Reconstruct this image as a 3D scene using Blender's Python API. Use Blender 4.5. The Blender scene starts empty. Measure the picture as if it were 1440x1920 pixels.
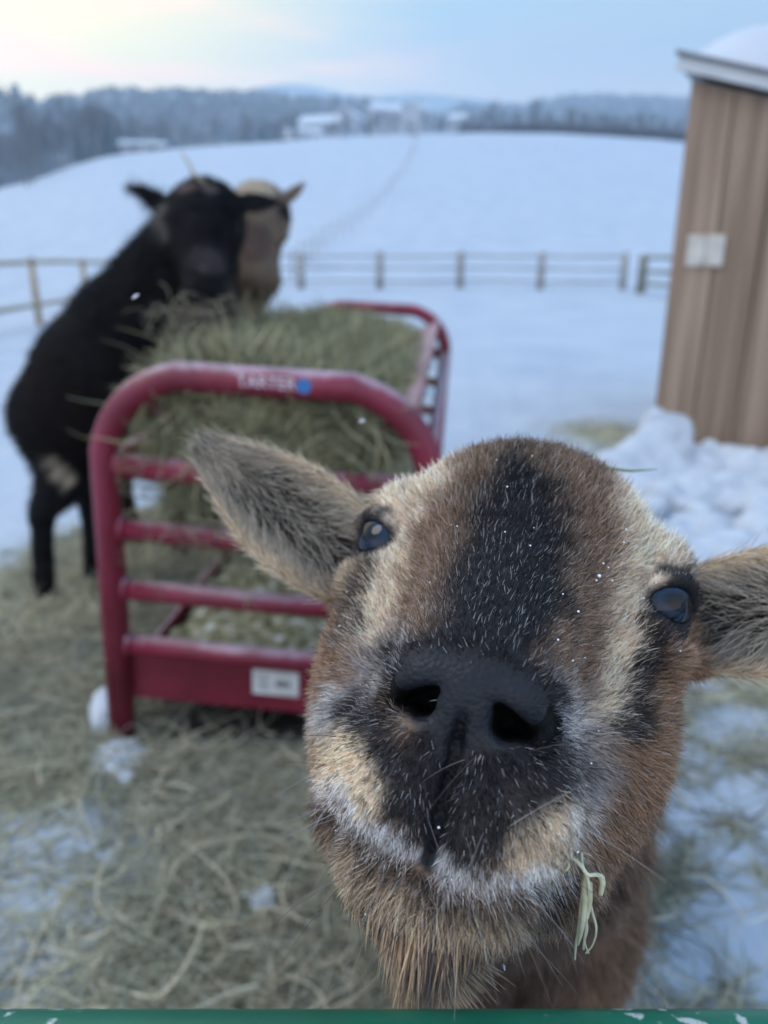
import bpy, bmesh, math, random
import numpy as np
from mathutils import Vector, Matrix

R = math.radians
rng = np.random.default_rng(7)
random.seed(7)
S = bpy.context.scene
COL = S.collection

# ------------------------------------------------------------------ camera
CAM_H, PITCH, FPX = 1.0, math.atan(480 / 1440), 1440.0
cd = bpy.data.cameras.new("camera")
cam = bpy.data.objects.new("camera", cd)
COL.objects.link(cam)
cam.location = (0, 0, CAM_H)
cam.rotation_euler = (math.pi / 2 - PITCH, 0, 0)
cd.sensor_fit = 'VERTICAL'
cd.sensor_height = 34.6667
cd.sensor_width = 26.0
cd.lens = 26.0
cd.clip_start, cd.clip_end = 0.01, 9000
cd.dof.use_dof = True
cd.dof.focus_distance = 0.240
cd.dof.aperture_fstop = 7.8
S.camera = cam

def ray(px, py):
    """direction (unit depth along the lens axis) seen at a point of the 1440x1920 photograph"""
    a, b = (px - 720) / FPX, (960 - py) / FPX
    s, c = math.sin(PITCH), math.cos(PITCH)
    return np.array([a, c + b * s, -s + b * c])

def at_depth(px, py, d):
    return np.array([0, 0, CAM_H]) + ray(px, py) * d

def at_y(px, py, Y):
    r = ray(px, py)
    return np.array([0, 0, CAM_H]) + r * (Y / r[1])

def at_ground(px, py, z=0.0):
    r = ray(px, py)
    return np.array([0, 0, CAM_H]) + r * ((z - CAM_H) / r[2])

# ------------------------------------------------------------------ sky, key light, exposure
W = bpy.data.worlds.new("World")
S.world = W
W.use_nodes = True
SUN_AZ, SUN_EL = R(-38), R(6)

def build_world():
    nt = W.node_tree
    nt.nodes.clear()
    N, L = nt.nodes.new, nt.links.new
    out = N("ShaderNodeOutputWorld")
    bg = N("ShaderNodeBackground")
    L(bg.outputs[0], out.inputs[0])
    tc = N("ShaderNodeTexCoord")
    sep = N("ShaderNodeSeparateXYZ")
    L(tc.outputs["Generated"], sep.inputs[0])
    ramp = N("ShaderNodeValToRGB")               # from the horizon up to the zenith
    e = ramp.color_ramp.elements
    e[0].position, e[0].color = 0.0, (0.52, 0.55, 0.66, 1)
    e[1].position, e[1].color = 1.0, (0.27, 0.43, 0.72, 1)
    for p, c in ((0.17, (0.35, 0.29, 0.24)), (0.215, (0.19, 0.23, 0.255)), (0.27, (0.15, 0.26, 0.27)), (0.36, (0.14, 0.26, 0.30)), (0.6, (0.27, 0.44, 0.70))):
        k = e.new(p)
        k.color = (*c, 1)
    L(sep.outputs[2], ramp.inputs[0])
    sky = N("ShaderNodeTexSky")
    sky.sky_type = 'NISHITA'
    sky.sun_disc = False
    sky.sun_elevation, sky.sun_rotation = SUN_EL, SUN_AZ
    # warm glow where the sun is
    sd = (math.sin(SUN_AZ) * math.cos(R(9)), math.cos(SUN_AZ) * math.cos(R(9)), math.sin(R(9)))
    dot = N("ShaderNodeVectorMath")
    dot.operation = 'DOT_PRODUCT'
    L(tc.outputs["Generated"], dot.inputs[0])
    dot.inputs[1].default_value = sd
    gl = N("ShaderNodeMapRange")
    gl.interpolation_type = 'SMOOTHSTEP'
    L(dot.outputs["Value"], gl.inputs[0])
    gl.inputs[1].default_value, gl.inputs[2].default_value = 0.74, 1.0
    m1 = N("ShaderNodeMix")
    m1.data_type = 'RGBA'
    L(gl.outputs[0], m1.inputs[0])
    L(ramp.outputs[0], m1.inputs[6])
    m1.inputs[7].default_value = (1.00, 0.74, 0.06, 1)
    # thin drifting cloud, stretched along the horizon, catching pink
    mp = N("ShaderNodeMapping")
    mp.inputs["Scale"].default_value = (2.2, 2.2, 12.0)
    L(tc.outputs["Generated"], mp.inputs[0])
    no = N("ShaderNodeTexNoise")
    no.inputs["Scale"].default_value = 1.6
    no.inputs["Detail"].default_value = 4
    L(mp.outputs[0], no.inputs[0])
    mr = N("ShaderNodeMapRange")
    mr.interpolation_type = 'SMOOTHSTEP'
    L(no.outputs[0], mr.inputs[0])
    mr.inputs[1].default_value, mr.inputs[2].default_value = 0.40, 0.62
    band = N("ShaderNodeMapRange")
    band.interpolation_type = 'SMOOTHSTEP'
    L(sep.outputs[2], band.inputs[0])
    band.inputs[1].default_value, band.inputs[2].default_value = 0.33, 0.20
    mul = N("ShaderNodeMath")
    mul.operation = 'MULTIPLY'
    L(mr.outputs[0], mul.inputs[0])
    L(band.outputs[0], mul.inputs[1])
    m2 = N("ShaderNodeMix")
    m2.data_type = 'RGBA'
    gw = N("ShaderNodeMapRange"); gw.interpolation_type = 'SMOOTHSTEP'
    L(dot.outputs["Value"], gw.inputs[0]); gw.inputs[1].default_value, gw.inputs[2].default_value = .72, .90
    gw.inputs[3].default_value, gw.inputs[4].default_value = .06, .85
    mu2 = N("ShaderNodeMath"); mu2.operation = 'MULTIPLY'; L(mul.outputs[0], mu2.inputs[0]); L(gw.outputs[0], mu2.inputs[1])
    L(mu2.outputs[0], m2.inputs[0])
    L(m1.outputs[2], m2.inputs[6])
    m2.inputs[7].default_value = (1.25, 0.55, 0.16, 1)
    # a share of the physical sky
    add = N("ShaderNodeMix")
    add.data_type = 'RGBA'
    add.blend_type = 'ADD'
    add.inputs[0].default_value = 0.03
    L(m2.outputs[2], add.inputs[6])
    L(sky.outputs[0], add.inputs[7])
    # added pale fill low in the sky behind the camera, for the goat's face
    dk = N("ShaderNodeMapRange"); dk.interpolation_type = 'SMOOTHSTEP'
    L(sep.outputs[1], dk.inputs[0]); dk.inputs[1].default_value, dk.inputs[2].default_value = .15, -.75
    up = N("ShaderNodeMapRange"); up.interpolation_type = 'SMOOTHSTEP'
    L(sep.outputs[2], up.inputs[0]); up.inputs[1].default_value, up.inputs[2].default_value = .75, .15
    mu = N("ShaderNodeMath"); mu.operation = 'MULTIPLY'; L(dk.outputs[0], mu.inputs[0]); L(up.outputs[0], mu.inputs[1])
    m3 = N("ShaderNodeMix"); m3.data_type = 'RGBA'
    L(mu.outputs[0], m3.inputs[0]); L(add.outputs[2], m3.inputs[6]); m3.inputs[7].default_value = (.78, .74, .76, 1)
    L(m3.outputs[2], bg.inputs[0])
    bg.inputs[1].default_value = 1.0

build_world()
sl = bpy.data.lights.new("key_light", 'SUN')
sl.energy, sl.angle, sl.color = 1.0, R(35), (1.0, 0.95, 0.88)
key_light = bpy.data.objects.new("key_light", sl)
COL.objects.link(key_light)
# added soft key light high on the left, to model the fur
LIT_AZ, LIT_EL = R(-100), R(52)
_d = Vector((-math.sin(LIT_AZ) * math.cos(LIT_EL), -math.cos(LIT_AZ) * math.cos(LIT_EL), -math.sin(LIT_EL)))
key_light.rotation_euler = _d.to_track_quat('-Z', 'Y').to_euler()
S.view_settings.view_transform = 'Standard'
S.view_settings.look = 'None'
S.view_settings.exposure = 1.15
S.view_settings.gamma = 1.0
S.cycles.use_denoising = True
S.cycles.max_bounces = 6
S.cycles.diffuse_bounces = 5
S.cycles.glossy_bounces = 3
S.cycles.transparent_max_bounces = 6
S.cycles.volume_bounces = 1
S.cycles.sample_clamp_indirect = 4
try:
    S.cycles_curves.shape = 'RIBBONS'
    S.cycles_curves.subdivisions = 2
except Exception:
    pass

# ------------------------------------------------------------------ helpers
def tag(o, label=None, cat=None, group=None, kind=None):
    if label: o["label"] = label
    if cat: o["category"] = cat
    if group: o["group"] = group
    if kind: o["kind"] = kind
    return o

def empty(name, loc=(0, 0, 0), rz=0):
    o = bpy.data.objects.new(name, None)
    o.empty_display_size = 0.1
    o.location = loc
    o.rotation_euler = (0, 0, rz)
    COL.objects.link(o)
    return o

def link(name, me, mat=None, parent=None, smooth=True):
    o = bpy.data.objects.new(name, me)
    COL.objects.link(o)
    if mat is not None and me is not None:
        me.materials.append(mat)
    if parent is not None:
        o.parent = parent
    if smooth and hasattr(me, "polygons"):
        me.polygons.foreach_set("use_smooth", np.ones(len(me.polygons), bool))
    return o

def mesh_np(name, v, f):
    me = bpy.data.meshes.new(name)
    v = np.asarray(v, np.float32)
    f = np.asarray(f, np.int32)
    n, k = f.shape
    me.vertices.add(len(v))
    me.vertices.foreach_set("co", v.ravel())
    me.loops.add(n * k)
    me.loops.foreach_set("vertex_index", f.ravel())
    me.polygons.add(n)
    me.polygons.foreach_set("loop_start", np.arange(0, n * k, k, dtype=np.int32))
    me.polygons.foreach_set("loop_total", np.full(n, k, np.int32))
    me.update(calc_edges=True)
    me.validate()
    return me

def bm_mesh(name, bm):
    bmesh.ops.recalc_face_normals(bm, faces=bm.faces)
    me = bpy.data.meshes.new(name)
    bm.to_mesh(me)
    bm.free()
    return me

def add_box(bm, c, s, rot=None, bevel=0.0):
    t = bmesh.new()
    bmesh.ops.create_cube(t, size=1)
    for v in t.verts:
        v.co = Vector((v.co.x * s[0], v.co.y * s[1], v.co.z * s[2]))
    if bevel:
        bmesh.ops.bevel(t, geom=t.edges[:], offset=bevel, segments=2, affect='EDGES', profile=0.5)
    for v in t.verts:
        v.co = (rot @ v.co if rot else v.co) + Vector(c)
    m = bpy.data.meshes.new("tmp")
    t.to_mesh(m)
    t.free()
    bm.from_mesh(m)
    bpy.data.meshes.remove(m)

def fillet(pts, rad, seg=6):
    out = [Vector(pts[0])]
    for i in range(1, len(pts) - 1):
        a, b, c = Vector(pts[i - 1]), Vector(pts[i]), Vector(pts[i + 1])
        d1, d2 = (a - b), (c - b)
        r = min(rad, d1.length * .49, d2.length * .49)
        d1.normalize(); d2.normalize()
        p, q = b + d1 * r, b + d2 * r
        for k in range(seg + 1):
            t = k / seg
            # near-circular corner
            w = 0.62
            x = ((1 - t) ** 2) * p + 2 * (1 - t) * t * (b * w + (p + q) * .5 * (1 - w)) * 1.0 + (t ** 2) * q
            out.append(x)
    out.append(Vector(pts[-1]))
    return out

def add_tube(bm, pts, r, seg=10, cap=True):
    pts = [Vector(p) for p in pts]
    rs = r if isinstance(r, (list, tuple)) else [r] * len(pts)
    rings = []
    up = None
    for i, p in enumerate(pts):
        d = (pts[min(i + 1, len(pts) - 1)] - pts[max(i - 1, 0)]).normalized()
        if up is None:
            up = Vector((0, 0, 1)) if abs(d.z) < .9 else Vector((0, 1, 0))
        x = up.cross(d).normalized()
        up = d.cross(x).normalized()
        rings.append([bm.verts.new(p + (x * math.cos(a) + up * math.sin(a)) * rs[i]) for a in [2 * math.pi * k / seg for k in range(seg)]])
    for a, b in zip(rings, rings[1:]):
        for k in range(seg):
            bm.faces.new((a[k], a[(k + 1) % seg], b[(k + 1) % seg], b[k]))
    if cap:
        bm.faces.new(rings[0][::-1])
        bm.faces.new(rings[-1])

_ND = rng.normal(size=(24, 3))
_ND /= np.linalg.norm(_ND, axis=1)[:, None]
_NP = rng.uniform(0, 6.28, 24)

def noise(p, scale, seed=0, oct=3):
    """smooth value between about -1 and 1 from a sum of plane waves"""
    p = np.asarray(p, np.float64)
    s = np.zeros(p.shape[0])
    a, tot, f = 1.0, 0.0, scale
    for o in range(oct):
        for k in range(4):
            j = (seed * 5 + o * 4 + k) % 24
            s += a * np.sin((p @ _ND[j]) * f * (1 + .17 * k) + _NP[j] + 1.7 * np.sin((p @ _ND[(j + 7) % 24]) * f * .7 + _NP[(j + 3) % 24])) * .5
        tot += a
        a *= .55
        f *= 2.1
    return s / tot * .9

def sstep(a, b, x):
    t = np.clip((x - a) / (b - a), 0, 1)
    return t * t * (3 - 2 * t)

# ---- materials
def mat(name, col, rough=.6, metal=0, spec=.5, nodes=None):
    m = bpy.data.materials.new(name)
    m.use_nodes = True
    b = m.node_tree.nodes["Principled BSDF"]
    b.inputs["Base Color"].default_value = (*col, 1)
    b.inputs["Roughness"].default_value = rough
    b.inputs["Metallic"].default_value = metal
    b.inputs["Specular IOR Level"].default_value = spec
    if nodes:
        nodes(m.node_tree, b)
    return m

def noise_color(cols, scale=5.0, detail=6, lo=.35, hi=.65, stretch=(1, 1, 1), bump=0.0, bump_scale=None, dist=0.01):
    def f(nt, b):
        N, L = nt.nodes.new, nt.links.new
        tc = N("ShaderNodeTexCoord")
        mp = N("ShaderNodeMapping")
        mp.inputs["Scale"].default_value = stretch
        L(tc.outputs["Object"], mp.inputs[0])
        n = N("ShaderNodeTexNoise")
        n.inputs["Scale"].default_value = scale
        n.inputs["Detail"].default_value = detail
        L(mp.outputs[0], n.inputs[0])
        r = N("ShaderNodeValToRGB")
        e = r.color_ramp.elements
        e[0].position, e[1].position = lo, hi
        e[0].color, e[1].color = (*cols[0], 1), (*cols[-1], 1)
        for i, c in enumerate(cols[1:-1]):
            k = e.new(lo + (hi - lo) * (i + 1) / (len(cols) - 1))
            k.color = (*c, 1)
        L(n.outputs[0], r.inputs[0])
        L(r.outputs[0], b.inputs["Base Color"])
        if bump:
            n2 = N("ShaderNodeTexNoise")
            n2.inputs["Scale"].default_value = bump_scale or scale * 2
            n2.inputs["Detail"].default_value = 8
            L(mp.outputs[0], n2.inputs[0])
            bp = N("ShaderNodeBump")
            bp.inputs["Strength"].default_value = bump
            bp.inputs["Distance"].default_value = dist
            L(n2.outputs[0], bp.inputs["Height"])
            L(bp.outputs[0], b.inputs["Normal"])
    return f

def attr_color(attr, rough_attr=None, bump=None):
    def f(nt, b):
        a = nt.nodes.new("ShaderNodeAttribute")
        a.attribute_name = attr
        nt.links.new(a.outputs["Color"], b.inputs["Base Color"])
        if rough_attr:
            g = nt.nodes.new("ShaderNodeAttribute")
            g.attribute_name = rough_attr
            nt.links.new(g.outputs["Fac"], b.inputs["Roughness"])
        if bump:
            tc = nt.nodes.new("ShaderNodeTexCoord")
            v = nt.nodes.new("ShaderNodeTexVoronoi")
            v.inputs["Scale"].default_value = bump
            nt.links.new(tc.outputs["Object"], v.inputs["Vector"])
            bp = nt.nodes.new("ShaderNodeBump")
            bp.inputs["Strength"].default_value = .5
            bp.inputs["Distance"].default_value = .0008
            bp.invert = True
            nt.links.new(v.outputs["Distance"], bp.inputs["Height"])
            nt.links.new(bp.outputs[0], b.inputs["Normal"])
    return f

M_HAIR = mat("fur_strands", (.2, .1, .05), .42, nodes=attr_color("tint"))
M_HAIR.node_tree.nodes["Principled BSDF"].inputs["Specular IOR Level"].default_value = .13
M_HAY = mat("hay_strands", (.3, .28, .14), .7, nodes=attr_color("tint"))
M_HAY.node_tree.nodes["Principled BSDF"].inputs["Specular IOR Level"].default_value = .25
def translucent(m, w):
    """let some light through thin stalks and hairs"""
    nt = m.node_tree
    t = nt.nodes.new("ShaderNodeBsdfTranslucent")
    a = nt.nodes.new("ShaderNodeAttribute"); a.attribute_name = "tint"
    nt.links.new(a.outputs["Color"], t.inputs["Color"])
    x = nt.nodes.new("ShaderNodeMixShader"); x.inputs[0].default_value = w
    nt.links.new(nt.nodes["Principled BSDF"].outputs[0], x.inputs[1]); nt.links.new(t.outputs[0], x.inputs[2])
    nt.links.new(x.outputs[0], nt.nodes["Material Output"].inputs["Surface"])
translucent(M_HAIR, .28)
translucent(M_HAY, .35)
M_COAT = mat("coat_skin", (.2, .1, .05), .6, spec=.17, nodes=attr_color("coat", "gloss", bump=620))

def strands(name, P, rad, tint, material, parent=None):
    """P (n, k, 3) polylines, rad (n, k) or (k,), tint (n, 3): one hair-curves object"""
    n, k = P.shape[:2]
    c = bpy.data.hair_curves.new(name)
    c.add_curves([k] * n)
    c.position_data.foreach_set("vector", P.astype(np.float32).ravel())
    ra = c.attributes.get("radius") or c.attributes.new("radius", 'FLOAT', 'POINT')
    ra.data.foreach_set("value", np.broadcast_to(np.asarray(rad, np.float32), (n, k)).ravel())
    ta = c.attributes.new("tint", 'FLOAT_COLOR', 'CURVE')
    ta.data.foreach_set("color", np.concatenate([np.clip(tint, 0, 1), np.ones((n, 1))], 1).astype(np.float32).ravel())
    c.materials.append(material)
    o = bpy.data.objects.new(name, c)
    COL.objects.link(o)
    if parent is not None:
        o.parent = parent
    return o

# ---- organic bodies: smooth distance field on an uneven grid, meshed with surface nets
class Field:
    def __init__(self, xs, ys, zs, big=.06):
        self.a = [np.asarray(q, np.float32) for q in (xs, ys, zs)]
        self.F = np.full([len(q) for q in self.a], big, np.float32)
    def _sl(self, lo, hi):
        sl = []
        for q, l, h in zip(self.a, lo, hi):
            i, j = np.searchsorted(q, l), np.searchsorted(q, h)
            if j - i < 1: return None, None
            sl.append(slice(i, j))
        X, Y, Z = [q[s] for q, s in zip(self.a, sl)]
        return tuple(sl), (X[:, None, None], Y[None, :, None], Z[None, None, :])
    def _put(self, sl, d, k, op):
        f = self.F[sl]
        if op == 'sub':
            h = np.maximum(k - np.abs(-d - f), 0) / k
            self.F[sl] = np.maximum(f, -d) + h * h * k * .25
        else:
            h = np.maximum(k - np.abs(d - f), 0) / k
            self.F[sl] = np.minimum(f, d) - h * h * k * .25
    def ell(self, c, r, k=.02, rot=None, op='add', m=None):
        c, r = np.asarray(c, float), np.asarray(r, float)
        e = max(r) + (m if m is not None else k * 1.2 + .012)
        if rot is None:
            ev = r + (m if m is not None else k * 1.2 + .012)
        else:
            ev = np.full(3, e)
        sl, g = self._sl(c - ev, c + ev)
        if sl is None: return
        p = [g[i] - c[i] for i in range(3)]
        if rot is not None:      # rot columns = the ellipsoid's own axes
            p = [sum(p[j] * np.float32(rot[j, i]) for j in range(3)) for i in range(3)]
        k0 = np.sqrt(sum((p[i] / np.float32(r[i])) ** 2 for i in range(3)))
        k1 = np.sqrt(sum((p[i] / np.float32(r[i] ** 2)) ** 2 for i in range(3))) + 1e-6
        self._put(sl, k0 * (k0 - 1) / k1, k, op)
    def cone(self, a, b, ra, rb, k=.02, op='add'):
        a, b = np.asarray(a, float), np.asarray(b, float)
        e = max(ra, rb) + k * 1.2 + .012
        sl, g = self._sl(np.minimum(a, b) - e, np.maximum(a, b) + e)
        if sl is None: return
        ab = b - a
        L2 = (ab ** 2).sum()
        p = [g[i] - a[i] for i in range(3)]
        t = np.clip(sum(p[i] * np.float32(ab[i]) for i in range(3)) / np.float32(L2), 0, 1)
        d = np.sqrt(sum((p[i] - t * np.float32(ab[i])) ** 2 for i in range(3))) - (ra + (rb - ra) * t)
        self._put(sl, d, k, op)
    def chain(self, pts, rs, k=.02, op='add'):
        for i in range(len(pts) - 1):
            self.cone(pts[i], pts[i + 1], rs[i], rs[i + 1], k, op)
    def mesh(self):
        F = self.F
        A = self.a
        ins = F < 0
        n = F.shape
        cnt = np.zeros([q - 1 for q in n], np.int8)
        for i in (0, 1):
            for j in (0, 1):
                for k in (0, 1):
                    cnt += ins[i:n[0] - 1 + i, j:n[1] - 1 + j, k:n[2] - 1 + k]
        act = (cnt > 0) & (cnt < 8)
        ci = np.argwhere(act)
        idx = np.full(act.shape, -1, np.int32)
        idx[act] = np.arange(len(ci))
        pos = np.zeros((len(ci), 3))
        num = np.zeros(len(ci))
        cor = [(i, j, k) for i in (0, 1) for j in (0, 1) for k in (0, 1)]
        for a in cor:
            for ax in range(3):
                if a[ax]: continue
                b = list(a); b[ax] = 1
                ia, ib = ci + a, ci + b
                fa, fb = F[tuple(ia.T)], F[tuple(ib.T)]
                m = (fa < 0) != (fb < 0)
                t = fa[m] / (fa[m] - fb[m])
                pa = np.stack([A[d][ia[m, d]] for d in range(3)], 1)
                pb = np.stack([A[d][ib[m, d]] for d in range(3)], 1)
                pos[m] += pa + (pb - pa) * t[:, None]
                num[m] += 1
        pos /= num[:, None]
        faces = []
        for ax in range(3):
            o = [d for d in range(3) if d != ax]
            sa = [slice(None)] * 3; sb = [slice(None)] * 3
            sa[ax] = slice(0, n[ax] - 1); sb[ax] = slice(1, n[ax])
            ch = ins[tuple(sa)] != ins[tuple(sb)]
            e = np.argwhere(ch)
            ok = np.ones(len(e), bool)
            for d in o:
                ok &= (e[:, d] > 0) & (e[:, d] < n[d] - 1)
            e = e[ok]
            flip = ins[tuple(e.T)]
            q = []
            for s in ((1, 1), (0, 1), (0, 0), (1, 0)):
                c = e.copy()
                c[:, o[0]] -= s[0]; c[:, o[1]] -= s[1]
                q.append(idx[tuple(c.T)])
            q = np.stack(q, 1)
            if ax == 1: flip = ~flip
            q[~flip] = q[~flip][:, ::-1]
            faces.append(q)
        return pos, np.concatenate(faces)

def normals(v, f):
    n = np.cross(v[f[:, 2]] - v[f[:, 0]], v[f[:, 3]] - v[f[:, 1]])
    vn = np.zeros_like(v)
    for k in range(4):
        np.add.at(vn, f[:, k], n)
    return vn / (np.linalg.norm(vn, axis=1)[:, None] + 1e-12)

def scatter(v, f, vn, n, weight=None):
    """n points spread over a quad mesh; weight = per-vertex density"""
    t = np.concatenate([f[:, [0, 1, 2]], f[:, [0, 2, 3]]])
    a = np.linalg.norm(np.cross(v[t[:, 1]] - v[t[:, 0]], v[t[:, 2]] - v[t[:, 0]]), axis=1)
    if weight is not None:
        a = a * weight[t].mean(1)
    c = np.cumsum(a)
    i = np.minimum(np.searchsorted(c, rng.random(n) * c[-1]), len(t) - 1)
    r1, r2 = np.sqrt(rng.random(n)), rng.random(n)
    w = np.stack([1 - r1, r1 * (1 - r2), r1 * r2], 1)
    p = (v[t[i]] * w[:, :, None]).sum(1)
    m = (vn[t[i]] * w[:, :, None]).sum(1)
    return p, m / (np.linalg.norm(m, axis=1)[:, None] + 1e-9)

def unit(a):
    return a / (np.linalg.norm(a, axis=-1, keepdims=True) + 1e-9)

def hair(p, n, flow, length, lift, curl=.25, grav=None, k=4, jit=.22):
    """hair polylines rooted at p: leave along the normal and lie down along the flow"""
    m = len(p)
    t = unit(flow - (flow * n).sum(1)[:, None] * n + rng.normal(size=(m, 3)) * .05)
    lift = np.broadcast_to(np.asarray(lift, float), (m,))[:, None]
    d0 = unit(n * lift + t * (1 - lift) + rng.normal(size=(m, 3)) * jit)
    d1 = unit(d0 + t * curl + (0 if grav is None else grav) + rng.normal(size=(m, 3)) * jit * .5)
    L = np.asarray(length)[:, None]
    P = np.empty((m, k, 3))
    P[:, 0] = p - n * .0006
    for j in range(1, k):
        s = (j - .5) / (k - 1)
        d = unit(d0 * (1 - s) + d1 * s)
        P[:, j] = P[:, j - 1] + d * L / (k - 1)
    return P

def seglist(a, b, fine, coarse, lo, hi):
    """grid coordinates: spacing `fine` between a and b, growing to `coarse` out to lo / hi"""
    q = list(np.arange(a, b, fine))
    s, x = fine, q[-1]
    while x < hi:
        s = min(s * 1.25, coarse); x += s; q.append(x)
    s, x = fine, q[0]
    pre = []
    while x > lo:
        s = min(s * 1.25, coarse); x -= s; pre.append(x)
    return np.array(pre[::-1] + q)

def pdist(u, pts):
    """distance in 2-D from points u (n,2) to a polyline"""
    pts = np.asarray(pts, float)
    d = np.full(len(u), 1e9)
    for a, b in zip(pts, pts[1:]):
        ab = b - a
        t = np.clip(((u - a) @ ab) / (ab @ ab), 0, 1)
        d = np.minimum(d, np.linalg.norm(u - (a + t[:, None] * ab), axis=1))
    return d

def attr_mesh(me, coat, gloss):
    a = me.attributes.new("coat", 'FLOAT_COLOR', 'POINT')
    a.data.foreach_set("color", np.concatenate([coat, np.ones((len(coat), 1))], 1).astype(np.float32).ravel())
    g = me.attributes.new("gloss", 'FLOAT', 'POINT')
    g.data.foreach_set("value", gloss.astype(np.float32))

# ------------------------------------------------------------------ ground, hills, air
R_CREST, R_FLAT = 120.0, 21.0
_CR = [(-200, 420), (0, 352), (60, 338), (130, 312), (200, 293), (300, 280), (450, 268), (600, 258), (750, 250), (900, 247), (1050, 249), (1200, 257), (1280, 264), (1440, 276), (1700, 300)]
_ca, _ct = [], []
for _x, _y in _CR:
    _r = ray(_x, _y)
    _ca.append(math.atan2(_r[0], _r[1])); _ct.append(_r[2] / math.hypot(_r[0], _r[1]))

def crest_tan(az):
    return np.interp(az, _ca, _ct)

def ground_z(x, y):
    x, y = np.asarray(x, float), np.asarray(y, float)
    r = np.hypot(x, y)
    az = np.arctan2(x, y)
    T = crest_tan(az) * np.where(np.abs(az) < 1.0, 1, np.clip(2 - np.abs(az), .15, 1))
    t = np.clip((r - R_FLAT) / (R_CREST - R_FLAT), 0, None)
    prof = np.where(t < 1, t ** 1.35, 1 + (t - 1) * .80)
    z = (T * R_CREST + CAM_H) * prof
    z = np.where(r > R_CREST, np.minimum(z, (T * R_CREST + CAM_H) * (1 + (r - R_CREST) * .0070)), z)
    p = np.stack([x, y, 0 * x], -1).reshape(-1, 3)
    lump = noise(p, 5.0, 2, 3).reshape(x.shape) * .014 + noise(p, 17, 3, 2).reshape(x.shape) * .008
    return z + lump * (1 - sstep(6, 16, r)) + noise(p, .22, 4, 2).reshape(x.shape) * .16 * sstep(8, 30, r) + noise(p, .9, 7, 2).reshape(x.shape) * .03 * sstep(5, 12, r) * (1 - sstep(40, 80, r))

# where the goats have strewn hay (1 = covered)
def hay_cover(x, y):
    x, y = np.asarray(x, float), np.asarray(y, float)
    p = np.stack([x, y, 0 * x], -1).reshape(-1, 3)
    e = np.sqrt(((x + .42) / .86) ** 2 + ((y - 1.75) / 1.55) ** 2)
    n = noise(p, 3.2, 5, 3).reshape(x.shape)
    a = 1 - sstep(.80, 1.12, e + .22 * n)
    front = (1 - sstep(.95, 1.55, y)) * .55 * (1 - sstep(.9, 1.6, np.abs(x)))
    pr_ = sstep(-.12, .28, noise(p + 7.0, 26, 3, 3).reshape(x.shape) + .35 * n)
    right = .78 * pr_ * sstep(.15, .38, x) * (1 - sstep(1.5, 2.2, y)) * (1 - sstep(1.0, 1.5, x))
    back = .5 * np.exp(-((x - 1.30) / .22) ** 2 - ((y - 4.4) / .35) ** 2)
    patch = sstep(-.25, .5, noise(p, 7.5, 6, 3).reshape(x.shape) + .3 * n)
    near_snow = sstep(-.35, .55, noise(p + 3.1, 6.0, 9, 2).reshape(x.shape)) * (1 - sstep(1.08, 1.32, y))
    a = a * (1 - .62 * near_snow)
    return np.clip(np.maximum(a * (.55 + .45 * patch), np.maximum(np.maximum(front * patch * (1 - .85 * near_snow), right), back)), 0, 1)

def under_feeder_shade(x, y):
    """shade under the feeder, put into the ground as a near-black patch"""
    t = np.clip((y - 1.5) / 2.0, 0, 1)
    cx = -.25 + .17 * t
    return (1 - sstep(.30, .40, np.abs(x - cx))) * sstep(1.38, 1.45, y) * (1 - sstep(3.3, 3.6, y))

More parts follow.
